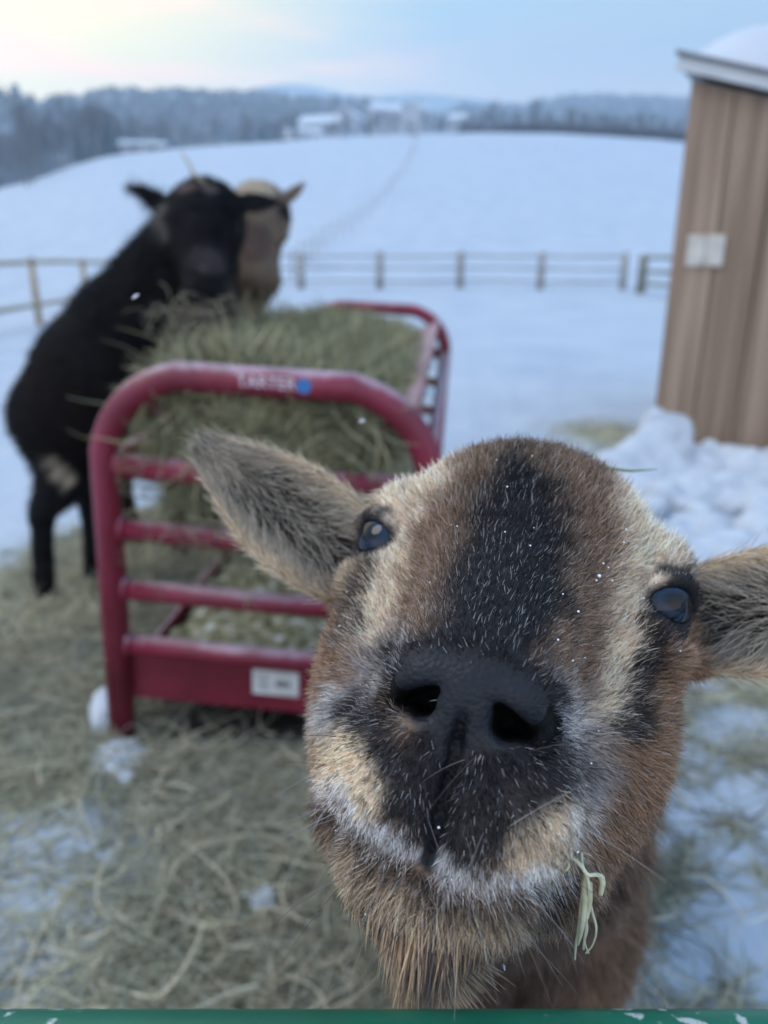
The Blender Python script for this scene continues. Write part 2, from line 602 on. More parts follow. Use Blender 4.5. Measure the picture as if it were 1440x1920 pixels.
def build_ground():
    rr = np.concatenate([[0.0], np.arange(.12, 5.0, .035), 5 * 1.055 ** np.arange(0, 84)])
    nA = 420
    # finer towards the view
    az = np.linspace(-math.pi, math.pi, nA, endpoint=False)
    az = az - .82 * np.sin(az) * .9
    az = np.sort(az)
    X = rr[1:, None] * np.sin(az)[None]
    Y = rr[1:, None] * np.cos(az)[None]
    Z = ground_z(X, Y)
    v = np.concatenate([[[0, 0, ground_z(np.array([0.]), np.array([0.]))[0]]], np.stack([X, Y, Z], -1).reshape(-1, 3)])
    m = len(rr) - 1
    i, j = np.meshgrid(np.arange(m - 1), np.arange(nA), indexing='ij')
    a = 1 + i * nA + j
    b = 1 + i * nA + (j + 1) % nA
    f = np.stack([a, a + nA, b + nA, b], -1).reshape(-1, 4)
    me = mesh_np("ground", v, f[:, ::-1])
    # inner fan
    at = me.attributes.new("hay", 'FLOAT', 'POINT')
    at.data.foreach_set("value", (hay_cover(v[:, 0], v[:, 1]) * (np.hypot(v[:, 0], v[:, 1]) < 7)).astype(np.float32))
    am = me.attributes.new("ground_shade", 'FLOAT', 'POINT')
    am.data.foreach_set("value", under_feeder_shade(v[:, 0], v[:, 1]).astype(np.float32))
    def nodes(nt, b):
        N, L = nt.nodes.new, nt.links.new
        at = N("ShaderNodeAttribute"); at.attribute_name = "hay"
        tc = N("ShaderNodeTexCoord")
        n = N("ShaderNodeTexNoise"); n.inputs["Scale"].default_value = 26; n.inputs["Detail"].default_value = 8
        L(tc.outputs["Object"], n.inputs[0])
        ad = N("ShaderNodeMath"); ad.operation = 'ADD'; L(at.outputs["Fac"], ad.inputs[0]); L(n.outputs[0], ad.inputs[1])
        mr = N("ShaderNodeMapRange"); mr.interpolation_type = 'SMOOTHSTEP'; L(ad.outputs[0], mr.inputs[0])
        mr.inputs[1].default_value, mr.inputs[2].default_value = .78, 1.15
        n2 = N("ShaderNodeTexNoise"); n2.inputs["Scale"].default_value = 60; n2.inputs["Detail"].default_value = 6
        L(tc.outputs["Object"], n2.inputs[0])
        r = N("ShaderNodeValToRGB"); e = r.color_ramp.elements
        e[0].position, e[0].color = .32, (.16, .155, .12, 1)
        e[1].position, e[1].color = .70, (.48, .47, .37, 1)
        L(n2.outputs[0], r.inputs[0])
        n3 = N("ShaderNodeTexNoise"); n3.inputs["Scale"].default_value = .9; n3.inputs["Detail"].default_value = 8
        L(tc.outputs["Object"], n3.inputs[0])
        r3 = N("ShaderNodeValToRGB"); e = r3.color_ramp.elements
        e[0].position, e[0].color = .35, (.35, .395, .46, 1)
        e[1].position, e[1].color = .62, (.415, .455, .51, 1)
        L(n3.outputs[0], r3.inputs[0])
        mx = N("ShaderNodeMix"); mx.data_type = 'RGBA'
        L(mr.outputs[0], mx.inputs[0]); L(r3.outputs[0], mx.inputs[6]); L(r.outputs[0], mx.inputs[7])
        am = N("ShaderNodeAttribute"); am.attribute_name = "ground_shade"
        mm = N("ShaderNodeMix"); mm.data_type = 'RGBA'; L(am.outputs["Fac"], mm.inputs[0]); L(mx.outputs[2], mm.inputs[6]); mm.inputs[7].default_value = (.022, .020, .017, 1)  # shade under the feeder painted into the ground colour
        L(mm.outputs[2], b.inputs["Base Color"])
        bp = N("ShaderNodeBump"); bp.inputs["Strength"].default_value = .5; bp.inputs["Distance"].default_value = .02
        L(n.outputs[0], bp.inputs["Height"]); L(bp.outputs[0], b.inputs["Normal"])
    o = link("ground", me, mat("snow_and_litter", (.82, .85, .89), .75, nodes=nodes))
    tag(o, "snowy paddock and field with trampled hay", kind="structure")

build_ground()

_TOP = [(-400, 178), (-150, 172), (0, 165), (25, 172), (60, 181), (150, 176), (260, 168), (400, 174), (520, 182), (640, 188), (760, 194), (860, 199), (930, 202), (980, 196), (1030, 182), (1100, 178), (1200, 180), (1285, 186), (1440, 190), (1700, 185), (1900, 195)]
_ha = []; _ht = []
for _x, _y in _TOP:
    _r = ray(_x, _y)
    _ha.append(math.atan2(_r[0], _r[1])); _ht.append(_r[2] / math.hypot(_r[0], _r[1]))

def hill_tan(az):
    return np.interp(az, _ha, _ht)

def hill_r(az):
    """distance of the ridge: the wooded one on the left is nearer than the right one"""
    return 420 + 330 * sstep(-.05, .22, az)

def hill_z(az, r):
    Rr = hill_r(az)
    top = hill_tan(az) * Rr + CAM_H - 7.0
    base = crest_tan(az) * R_CREST * 1.55
    t = np.clip((r - 215) / (Rr - 215), 0, 1)
    s = t ** 1.15
    z = base * .85 + (top - base * .85) * s
    return z - np.clip(r - Rr, 0, None) * .12

def build_hills():
    az = np.linspace(-2.0, 2.0, 340)
    tt = np.concatenate([np.linspace(0, 1, 30), 1 + np.linspace(.05, .9, 8)])
    A, T = np.meshgrid(az, tt, indexing='ij')
    Rr = hill_r(A)
    rad = 205 + (Rr - 205) * T
    Z = hill_z(A, rad)
    p = np.stack([rad * np.sin(A), rad * np.cos(A), 0 * A], -1)
    Z = Z + noise(p.reshape(-1, 3), .03, 3, 3).reshape(Z.shape) * 2.0 * (T < 1)
    Z[:, 0] -= 14
    v = np.stack([p[..., 0], p[..., 1], Z], -1).reshape(-1, 3)
    n, m = A.shape
    i, j = np.meshgrid(np.arange(n - 1), np.arange(m - 1), indexing='ij')
    a = i * m + j
    f = np.stack([a, a + m, a + m + 1, a + 1], -1).reshape(-1, 4)
    o = link("hills", mesh_np("hills", v, f), mat("hillside", (.3, .3, .3), .9, nodes=noise_color([(.10, .10, .105), (.22, .22, .23), (.50, .52, .55)], .035, 8, .38, .75)))
    tag(o, "wooded hills beyond the field", kind="structure")
    # the blue mountain behind the middle of the ridge
    az = np.linspace(-.5, .45, 120)
    def mt(a):
        px = 720 + math.tan(0) + np.tan(a) * 1440 * 1.06
        yy = 186 - 26 * np.exp(-((px - 575) / 130) ** 2) - 7 * np.exp(-((px - 760) / 60) ** 2) + 6 * np.sin(px * .021)
        return np.array([ray(x, y)[2] / math.hypot(ray(x, y)[0], ray(x, y)[1]) for x, y in zip(px, yy)])
    tt = np.linspace(0, 1, 10)
    A, T = np.meshgrid(az, tt, indexing='ij')
    top = (mt(az) * 1100)[:, None]
    rad = 880 + 220 * T
    Z = top * (.35 + .65 * T)
    v = np.stack([rad * np.sin(A), rad * np.cos(A), Z], -1).reshape(-1, 3)
    n, m = A.shape
    i, j = np.meshgrid(np.arange(n - 1), np.arange(m - 1), indexing='ij')
    a = i * m + j
    f = np.stack([a, a + m, a + m + 1, a + 1], -1).reshape(-1, 4)
    back = np.stack([1240 * np.sin(az), 1240 * np.cos(az), top[:, 0] * .3], -1)
    k = len(v)
    v = np.concatenate([v, back])
    ii = np.arange(n - 1)
    fb = np.stack([ii * m + m - 1, (ii + 1) * m + m - 1, k + ii + 1, k + ii], -1)
    o = link("mountain", mesh_np("mountain", v, np.concatenate([f, fb])), mat("mountainside", (.16, .165, .18), .9, nodes=noise_color([(.11, .115, .13), (.30, .32, .35)], .01, 6, .4, .7)))
    tag(o, "distant mountain", kind="structure")

build_hills()

def build_hill_woods():
    """far-off wood covering the hills: one mass of small crowns"""
    n = 15000
    az = np.concatenate([rng.uniform(-.62, .62, 8000), rng.uniform(-1.4, 1.4, 7000)])
    t = rng.random(n) ** .8
    r = 222 + (hill_r(az) - 222) * t
    z = hill_z(az, r)
    open_ = noise(np.stack([r * np.sin(az), r * np.cos(az), 0 * r], 1), .02, 7, 2)
    clear = (az > -.17) & (az < .16) & (t < .34)
    keep = (open_ < .45) & ~(clear & (rng.random(n) < .8))
    az, r, z = az[keep], r[keep], z[keep]
    n = len(az)
    h = rng.uniform(6, 11, n)
    conifer = rng.random(n) < .3
    w = np.where(conifer, h * .22, h * .38)
    V, F, C = [], [], []
    K = 7
    prof_c = [(0, .02), (.12, 1.0), (.55, .55), (1.0, .02)]
    prof_d = [(0, .06), (.32, .35), (.65, 1.0), (1.0, .25)]
    base = 0
    verts = np.empty((n, 4 * K, 3))
    an = np.linspace(0, 2 * math.pi, K, endpoint=False)
    for L in range(4):
        q = np.where(conifer[:, None], np.array(prof_c[L])[None], np.array(prof_d[L])[None])
        rr = (q[:, 1] * w)[:, None] * rng.uniform(.55, 1.25, (n, K))
        verts[:, L * K:(L + 1) * K, 0] = (r * np.sin(az))[:, None] + rr * np.cos(an + rng.uniform(0, 6, (n, 1)) * 0)
        verts[:, L * K:(L + 1) * K, 1] = (r * np.cos(az))[:, None] + rr * np.sin(an)
        verts[:, L * K:(L + 1) * K, 2] = (z - .5)[:, None] + (q[:, 0] * h)[:, None] * rng.uniform(.9, 1.1, (n, K))
    f = []
    for L in range(3):
        for k in range(K):
            f.append((L * K + k, L * K + (k + 1) % K, (L + 1) * K + (k + 1) % K, (L + 1) * K + k))
    f = np.array(f)
    f = (f[None] + (np.arange(n) * 4 * K)[:, None, None]).reshape(-1, 4)
    me = mesh_np("hill_woods", verts.reshape(-1, 3), f)
    col = np.where(conifer[:, None], np.array((.035, .045, .045)), np.array((.10, .092, .092))) * rng.uniform(.6, 1.6, (n, 1))
    sn = rng.random(n) < .12
    col[sn] = (.24, .25, .27)
    col = np.repeat(col, 4 * K, 0)
    a = me.attributes.new("coat", 'FLOAT_COLOR', 'POINT')
    a.data.foreach_set("color", np.concatenate([col, np.ones((len(col), 1))], 1).astype(np.float32).ravel())
    o = link("hill_woods", me, mat("far_woods", (.1, .1, .1), .9, nodes=attr_color("coat")))
    tag(o, "far off winter woods covering the hills", kind="stuff")

build_hill_woods()

# ------------------------------------------------------------------ trees
M_BARK = mat("bark", (.09, .08, .075), .9, nodes=noise_color([(.06, .052, .048), (.17, .155, .145)], 3, 6, stretch=(1, 1, .2)))
M_TWIG = mat("twigs", (.13, .115, .11), .9)
M_NEEDLE = mat("needles", (.035, .05, .04), .8, nodes=noise_color([(.025, .036, .03), (.06, .08, .06)], 2, 5))

def bare_tree_meshes(h, seed):
    rs = random.Random(seed)
    bm = bmesh.new()
    add_tube(bm, [(0, 0, -.6), (0, 0, h * .3), (h * .015 * rs.uniform(-1, 1), .1, h * .62), (.1, 0, h * .95)], [h * .022, h * .017, h * .010, .012], 7)
    tips = []
    for k in range(16):
        z0 = h * rs.uniform(.28, .85)
        a = rs.uniform(0, 6.28)
        L = h * rs.uniform(.16, .34) * (1.1 - z0 / h * .6)
        d = Vector((math.cos(a), math.sin(a), rs.uniform(.6, 1.3))).normalized()
        p0 = Vector((0, 0, z0))
        p1 = p0 + d * L * .5
        p2 = p1 + (d + Vector((0, 0, .4))).normalized() * L * .5
        add_tube(bm, [p0, p1, p2], [h * .007, h * .004, .012], 5)
        tips += [(p0.lerp(p1, .6), d, L), (p1, d, L), (p2, d, L)]
    trunk = bm_mesh("trunk", bm)
    V, F = [], []
    for p, d, L in tips:
        for q in range(17):
            dd = (d + Vector((rs.gauss(0, .7), rs.gauss(0, .7), rs.gauss(.3, .5)))).normalized()
            l = L * rs.uniform(.25, .7)
            s = dd.orthogonal().normalized() * .022 * rs.uniform(.7, 1.6)
            o = p + Vector((rs.gauss(0, .1), rs.gauss(0, .1), rs.gauss(0, .1)))
            m_ = o + dd * l * .55 + Vector((rs.gauss(0, .06), rs.gauss(0, .06), 0)) * l
            e = m_ + (dd + Vector((rs.gauss(0, .3), rs.gauss(0, .3), .2))).normalized() * l * .5
            k = len(V)
            V += [o - s, o + s, m_ + s * .7, m_ - s * .7, e + s * .3, e - s * .3]
            F += [(k, k + 1, k + 2, k + 3), (k + 3, k + 2, k + 4, k + 5)]
    return trunk, mesh_np("crown", [tuple(q) for q in V], F)

def conifer_meshes(h, seed):
    rs = random.Random(seed)
    bm = bmesh.new()
    add_tube(bm, [(0, 0, -.5), (0, 0, h * .5), (0, 0, h * .97)], [h * .025, h * .015, .02], 7)
    trunk = bm_mesh("trunk", bm)
    V, F = [], []
    z = h * .10
    while z < h * .99:
        rad = (h - z) * .27 * rs.uniform(.8, 1.1) + .08
        for b in range(11):
            a = rs.uniform(0, 6.28)
            L = rad * rs.uniform(.6, 1.15)
            for q in range(7):
                t = (q + .6) / 7
                c = Vector((math.cos(a), math.sin(a), -.35 * t)) * L * t + Vector((0, 0, z + rs.uniform(-.1, .1)))
                w = Vector((rs.gauss(0, 1), rs.gauss(0, 1), rs.gauss(-.3, .5))).normalized() * L * .26
                s = Vector((-math.sin(a), math.cos(a), rs.gauss(0, .4))) * L * .13
                k = len(V)
                V += [c - s, c + s, c + w + s * .3, c + w - s * .3]
                F.append((k, k + 1, k + 2, k + 3))
        z += h * .03
    return trunk, mesh_np("crown", [tuple(q) for q in V], F)

TREES = {}
def plant(kind, px, dist, h, label, group, base=None):
    """a tree standing at a bearing and distance; z from the ground there"""
    r = ray(px, 300)
    az = math.atan2(r[0], r[1])
    x, y = dist * math.sin(az), dist * math.cos(az)
    z = float(ground_z(np.array([x]), np.array([y]))[0]) if dist < 214 else float(hill_z(np.array([az]), np.array([dist]))[0])
    seed = random.randrange(4)
    if (kind, seed) not in TREES:
        TREES[(kind, seed)] = (bare_tree_meshes if kind == 'bare' else conifer_meshes)(10.0, 31 + seed)
    tr, cr = TREES[(kind, seed)]
    o = empty("bare_tree" if kind == 'bare' else "pine_tree", (x, y, z - .1), random.uniform(0, 6.28))
    s = h / 10
    w = s * random.uniform(.85, 1.25)
    o.scale = (w, w, s)
    tag(o, label, "tree", group)
    for nm, me, mt_ in (("trunk", tr, M_BARK), ("crown", cr, M_TWIG if kind == 'bare' else M_NEEDLE)):
        c = bpy.data.objects.new(nm, me)
        COL.objects.link(c)
        if not me.materials: me.materials.append(mt_)
        c.parent = o
    return o

def build_trees():
    # the grey wood along the left edge of the field: rows from near to far
    for k in range(95):
        px = random.uniform(-230, 330)
        dist = random.uniform(135, 205) if px < 30 else random.uniform(110, 205)
        if px > 190: dist = random.uniform(170, 205)
        if px > 60: dist = max(dist, 135)
        plant('bare', px, dist, random.uniform(7, 10) * (.75 if px > 220 else 1), "leafless grey tree in the wood left of the snowy field", "trees of the wood at the left")
    plant('fir', 205, 150, 9.0, "tall dark evergreen standing above the bare wood at the left", None)
    for px, d, h in ((178, 165, 9), (250, 178, 9), (150, 150, 8), (228, 172, 7.5), (495, 180, 6), (460, 185, 6.5), (525, 178, 5), (655, 178, 4.2), (690, 185, 5)):
        plant('fir', px, d, h, "small dark evergreen at the far edge of the snowy field", "small evergreens at the field edge")
    for k in range(46):
        px = 880 + (1290 - 880) * (k + random.uniform(-.4, .4)) / 46
        plant('bare', px, random.uniform(128, 160), random.uniform(2.2, 3.8) + (1.6 if k in (5, 6, 14, 20, 21, 35) else 0), "leafless tree in the hedgerow along the crest of the field", "trees of the hedgerow on the crest")
    for k in range(42):
        px = 290 + (890 - 290) * (k + random.uniform(-.4, .4)) / 42
        plant('bare', px, random.uniform(150, 200), random.uniform(3.0, 6.0), "leafless tree behind the crest near the white houses", "trees among the houses")

build_trees()

def build_hedge():
    """dark scrub along the crest of the field"""
    V, F = [], []
    for k in range(5200):
        px = random.uniform(860, 1300) if k % 4 else random.uniform(400, 900)
        d = random.uniform(122, 131)
        r = ray(px, 300); az = math.atan2(r[0], r[1])
        x, y = d * math.sin(az), d * math.cos(az)
        z = float(crest_tan(az) * R_CREST + CAM_H)
        hh = random.uniform(.3, 1.7) * (.5 + .5 * min(1, max(0, (px - 820) / 200))) * (1 if px > 860 else .5)
        a = random.uniform(0, 6.28); l = random.uniform(.15, .6)
        k0 = len(V)
        dx, dy = math.cos(a) * .05, math.sin(a) * .05
        V += [(x - dx, y - dy, z - .3), (x + dx, y + dy, z - .3), (x + dx * 2 + l * random.gauss(0, 1), y + dy * 2, z + hh), (x - dx * 2 + l * random.gauss(0, 1), y - dy * 2, z + hh * .9)]
        F.append((k0, k0 + 1, k0 + 2, k0 + 3))
    o = link("scrub", mesh_np("scrub", V, F), mat("scrub", (.05, .045, .045), .9))
    tag(o, "dark scrub along the crest of the snowy field", kind="stuff")

build_hedge()

# ------------------------------------------------------------------ farm houses behind the crest
M_WHITE = mat("white_clapboard", (.5, .5, .5), .7, nodes=noise_color([(.38, .39, .40), (.46, .47, .48)], 2, 4))
M_SNOW = mat("roof_snow", (.83, .86, .90), .7, nodes=noise_color([(.47, .50, .54), (.54, .565, .60)], 2, 5, bump=.3))
M_GLASSD = mat("dark_pane", (.04, .05, .07), .15)
M_BOARD = mat("grey_boards", (.30, .29, .28), .8, nodes=noise_color([(.2, .19, .185), (.38, .36, .34)], 6, 5, stretch=(6, 6, .4)))

def house(px, dist, w, d, h, rot, label, lift=0.0, wall=None, wins=3):
    r = ray(px, 300); az = math.atan2(r[0], r[1])
    x, y = dist * math.sin(az), dist * math.cos(az)
    z = float(ground_z(np.array([x]), np.array([y]))[0]) + lift
    o = empty("farmhouse", (x, y, z), rot)
    tag(o, label, "house", "houses beyond the field")
    bm = bmesh.new()
    e = h * .55
    pr = [(-d / 2, -4), (d / 2, -4), (d / 2, h), (0, h + e), (-d / 2, h)]
    for sx in (-1, 1):
        pass
    vs = [[bm.verts.new((sx * w / 2, a, b)) for a, b in pr] for sx in (-1, 1)]
    bm.faces.new(vs[0]); bm.faces.new(vs[1][::-1])
    for k in range(5):
        bm.faces.new((vs[0][k], vs[1][k], vs[1][(k + 1) % 5], vs[0][(k + 1) % 5]))
    link("wall", bm_mesh("wall", bm), wall or M_WHITE, o, False)
    bm = bmesh.new()
    for s in (-1, 1):
        L = math.hypot(d / 2 + .4, e + .3)
        a = math.atan2(e, d / 2)
        add_box(bm, (0, s * (d / 4 + .12), h + e / 2 + .10), (w + .8, L, .32), Matrix.Rotation(-s * a, 3, 'X'), .06)
    rf = link("roof", bm_mesh("roof", bm), M_SNOW, o, False)
    bm = bmesh.new()
    add_box(bm, (w * .22, .3, h + e * 1.15), (.8, .8, 1.5), None, .04)
    link("chimney", bm_mesh("chimney", bm), M_BOARD, rf, False)
    for k in range(wins):
        bm = bmesh.new()
        add_box(bm, ((k - (wins - 1) / 2) * w / (wins + .3), -d / 2 - .03, h * .55), (.9, .12, 1.3), None, .02)
        wn = link("window", bm_mesh("window", bm), M_WHITE, o, False)
        bm = bmesh.new()
        add_box(bm, ((k - (wins - 1) / 2) * w / (wins + .3), -d / 2 - .08, h * .55), (.7, .06, 1.1))
        link("pane", bm_mesh("pane", bm), M_GLASSD, wn, False)
    return o

house(568, 165, 6.5, 5.5, 1.9, R(20), "small white house left of the large barn beyond the field", -.6)
house(612, 172, 9, 7, 3.2, R(-15), "large white barn, widest of the houses beyond the field", -.4, wins=4)
house(655, 182, 6, 6, 3.8, R(70), "white gable end house touching the right of the large barn", .2, wins=2)
house(722, 195, 6.5, 6, 3.3, R(10), "white house among trees, higher up than the barn", 2.2)
house(782, 205, 6.5, 5.5, 3.4, R(60), "white house with steep snowy roof, right of the middle", 2.2, wins=2)
house(857, 190, 4.5, 4, 2.2, R(-10), "smallest white house, farthest right behind the field", 1.0, wins=2)
house(271, 128, 6.0, 4.5, .9, R(15), "low snow covered cabin at the left edge of the field", -.1, wall=M_BOARD, wins=2)

# ------------------------------------------------------------------ fences
M_RAILW = mat("weathered_rail", (.20, .185, .165), .85, nodes=noise_color([(.19, .18, .165), (.38, .36, .33)], 4, 6, stretch=(.3, 4, 4)))
M_RAILT = mat("tan_rail", (.38, .29, .19), .8, nodes=noise_color([(.28, .215, .14), (.47, .37, .25)], 4, 6, stretch=(.3, 4, 4)))
M_RAILG = mat("greenish_post", (.19, .20, .16), .85, nodes=noise_color([(.13, .14, .11), (.27, .27, .22)], 5, 6))

def fence(name, label, pts, hts, post_h, m, rails, pr=.05, rr=.032, posts=None):
    """posts at pts (x, y), rails at heights hts between neighbours"""
    zs = [float(ground_z(np.array([p[0]]), np.array([p[1]]))[0]) for p in pts]
    o = empty(name, (pts[0][0], pts[0][1], zs[0]))
    org = Vector(o.location)
    tag(o, label, "fence")
    for (x, y), z in zip(pts, zs):
        bm = bmesh.new()
        add_tube(bm, [Vector((x, y, z - .3)) - org, Vector((x, y, z + post_h * .6)) - org, Vector((x, y, z + post_h)) - org], [pr * 1.08, pr, pr * .92], 8)
        p = link("post", bm_mesh("post", bm), m, o)
        bm = bmesh.new()
        bmesh.ops.create_uvsphere(bm, u_segments=8, v_segments=5, radius=pr * 1.1, matrix=Matrix.Translation(Vector((x, y, z + post_h)) - org) @ Matrix.Diagonal((1, 1, .5, 1)))
        link("snow_cap", bm_mesh("snow_cap", bm), M_SNOW, p)
    for i in range(len(pts) - 1):
        for h in hts:
            a = Vector((pts[i][0], pts[i][1], zs[i] + h)) - org
            b = Vector((pts[i + 1][0], pts[i + 1][1], zs[i + 1] + h)) - org
            e = (b - a).normalized() * .08
            bm = bmesh.new()
            mid = (a + b) / 2 + Vector((0, 0, random.uniform(-.02, .02)))
            add_tube(bm, [a - e, mid, b + e], [rr * .85, rr, rr * .85], 7)
            link("rail", bm_mesh("rail", bm), m, o)
    return o

def build_fences():
    P = []
    for px in (270, 418, 565, 712, 862, 1012, 1160):
        q = at_ground(px, 551)
        P.append((q[0], q[1] + (0 if px < 1100 else -.3)))
    fence("rail_fence", "grey three rail fence crossing the snow behind the feeder", P, (.86, .55, .20), .98, M_RAILW, 3, .10, .030)
    Q = []
    for px, py in ((1200, 556), (1275, 566), (1360, 580)):
        q = at_ground(px, py)
        Q.append((q[0], q[1]))
    fence("rail_fence", "short greenish fence meeting the wall of the shed", Q, (.88, .56, .26), .98, M_RAILG, 3, .13, .05)
    T = []
    for px, py in ((-130, 660), (75, 612), (165, 585), (232, 568)):
        q = at_ground(px, py)
        T.append((q[0], q[1]))
    fence("rail_fence", "tan wooden rail fence at the left behind the black goat", T, (.90, .30), .97, M_RAILT, 2, .055, .038)
    # thin line of posts and wire running up the field
    U = []
    crv = [(545, 500, 26), (590, 470, 34), (640, 448, 42), (690, 425, 50), (730, 395, 62), (755, 362, 76), (770, 320, 92), (778, 285, 108), (782, 262, 118)]
    for i in range(len(crv) - 1):
        for t in (0, .33, .67):
            px = crv[i][0] * (1 - t) + crv[i + 1][0] * t
            d = crv[i][2] * (1 - t) + crv[i + 1][2] * t
            r = ray(px, 400); az = math.atan2(r[0], r[1])
            U.append((d * math.sin(az), d * math.cos(az)))
    fence("wire_fence", "thin line of posts and wire curving up the snowy field", U, (.55, .80), .90, M_RAILW, 2, .035, .005)

build_fences()

# ------------------------------------------------------------------ the air
def build_haze():
    bm = bmesh.new()
    add_box(bm, (0, 560, 118), (1900, 1440, 246))
    me = bm_mesh("haze", bm)
    m = bpy.data.materials.new("haze")
    m.use_nodes = True
    nt = m.node_tree
    nt.nodes.clear()
    o = nt.nodes.new("ShaderNodeOutputMaterial")
    v = nt.nodes.new("ShaderNodeVolumePrincipled")
    v.inputs["Color"].default_value = (.60, .80, 1.0, 1)
    v.inputs["Density"].default_value = HAZE
    v.inputs["Anisotropy"].default_value = .2
    nt.links.new(v.outputs[0], o.inputs["Volume"])
    q = link("haze", me, m, None, False)
    tag(q, "thin blue winter haze", kind="stuff")

HAZE = 0.0013
build_haze()
# ------------------------------------------------------------------ red tube feeder full of hay
F_O = np.array([-.570, 1.435, 0.0])                # near left foot
F_W, F_L, F_H = .625, 2.12, .80
_fy = R(5.0)                                       # its length points away and a little to the right
_ft = R(3.1)                                       # it leans to the right on the uneven ground
_fl = np.array([math.sin(_fy), math.cos(_fy), 0])
_fw = np.array([math.cos(_fy) * math.cos(_ft), -math.sin(_fy) * math.cos(_ft), -math.sin(_ft)])
_fu = np.cross(_fw, _fl)
F_M = Matrix(((_fw[0], _fl[0], _fu[0], F_O[0]), (_fw[1], _fl[1], _fu[1], F_O[1]), (_fw[2], _fl[2], _fu[2], F_O[2]), (0, 0, 0, 1)))
F_A = np.stack([_fw, _fl, _fu], 1)
def f_w(p):
    return np.asarray(p, float) @ F_A.T + F_O

def red_nodes(nt, b):
    N, L = nt.nodes.new, nt.links.new
    tc = N("ShaderNodeTexCoord")
    n = N("ShaderNodeTexNoise"); n.inputs["Scale"].default_value = 9; n.inputs["Detail"].default_value = 8
    L(tc.outputs["Object"], n.inputs[0])
    r = N("ShaderNodeValToRGB"); e = r.color_ramp.elements
    e[0].position, e[0].color = .35, (.145, .009, .025, 1)
    e[1].position, e[1].color = .62, (.22, .016, .040, 1)
    L(n.outputs[0], r.inputs[0])
    # frost lying on the faces that look up
    g = N("ShaderNodeNewGeometry"); sp = N("ShaderNodeSeparateXYZ"); L(g.outputs["Normal"], sp.inputs[0])
    n2 = N("ShaderNodeTexNoise"); n2.inputs["Scale"].default_value = 22; n2.inputs["Detail"].default_value = 8
    L(tc.outputs["Object"], n2.inputs[0])
    ad = N("ShaderNodeMath"); ad.operation = 'MULTIPLY_ADD'; L(n2.outputs[0], ad.inputs[0]); ad.inputs[1].default_value = .9; L(sp.outputs[2], ad.inputs[2])
    mr = N("ShaderNodeMapRange"); mr.interpolation_type = 'SMOOTHSTEP'; L(ad.outputs[0], mr.inputs[0])
    mr.inputs[1].default_value, mr.inputs[2].default_value = .95, 1.55
    mr.inputs[4].default_value = .5
    mx = N("ShaderNodeMix"); mx.data_type = 'RGBA'; L(mr.outputs[0], mx.inputs[0]); L(r.outputs[0], mx.inputs[6]); mx.inputs[7].default_value = (.62, .55, .60, 1)
    L(mx.outputs[2], b.inputs["Base Color"])
M_RED = mat("red_enamel", (.22, .02, .04), .42, nodes=red_nodes)
M_STICK = mat("white_sticker", (.75, .75, .74), .5, nodes=noise_color([(.62, .62, .60), (.80, .80, .79)], 30, 5))
M_INK = mat("grey_ink", (.16, .16, .17), .6)
M_BLUE = mat("blue_ink", (.03, .16, .42), .5)
M_PALEINK = mat("white_ink", (.72, .66, .72), .5)

def text_mesh(txt, size, ext=.0006):
    c = bpy.data.curves.new("lettering", 'FONT')
    c.body = txt
    c.size = size
    c.extrude = ext
    c.align_x, c.align_y = 'CENTER', 'CENTER'
    o = bpy.data.objects.new("tmp_lettering", c)
    COL.objects.link(o)
    dg = bpy.context.evaluated_depsgraph_get()
    me = bpy.data.meshes.new_from_object(o.evaluated_get(dg))
    bpy.data.objects.remove(o)
    bpy.data.curves.remove(c)
    return me

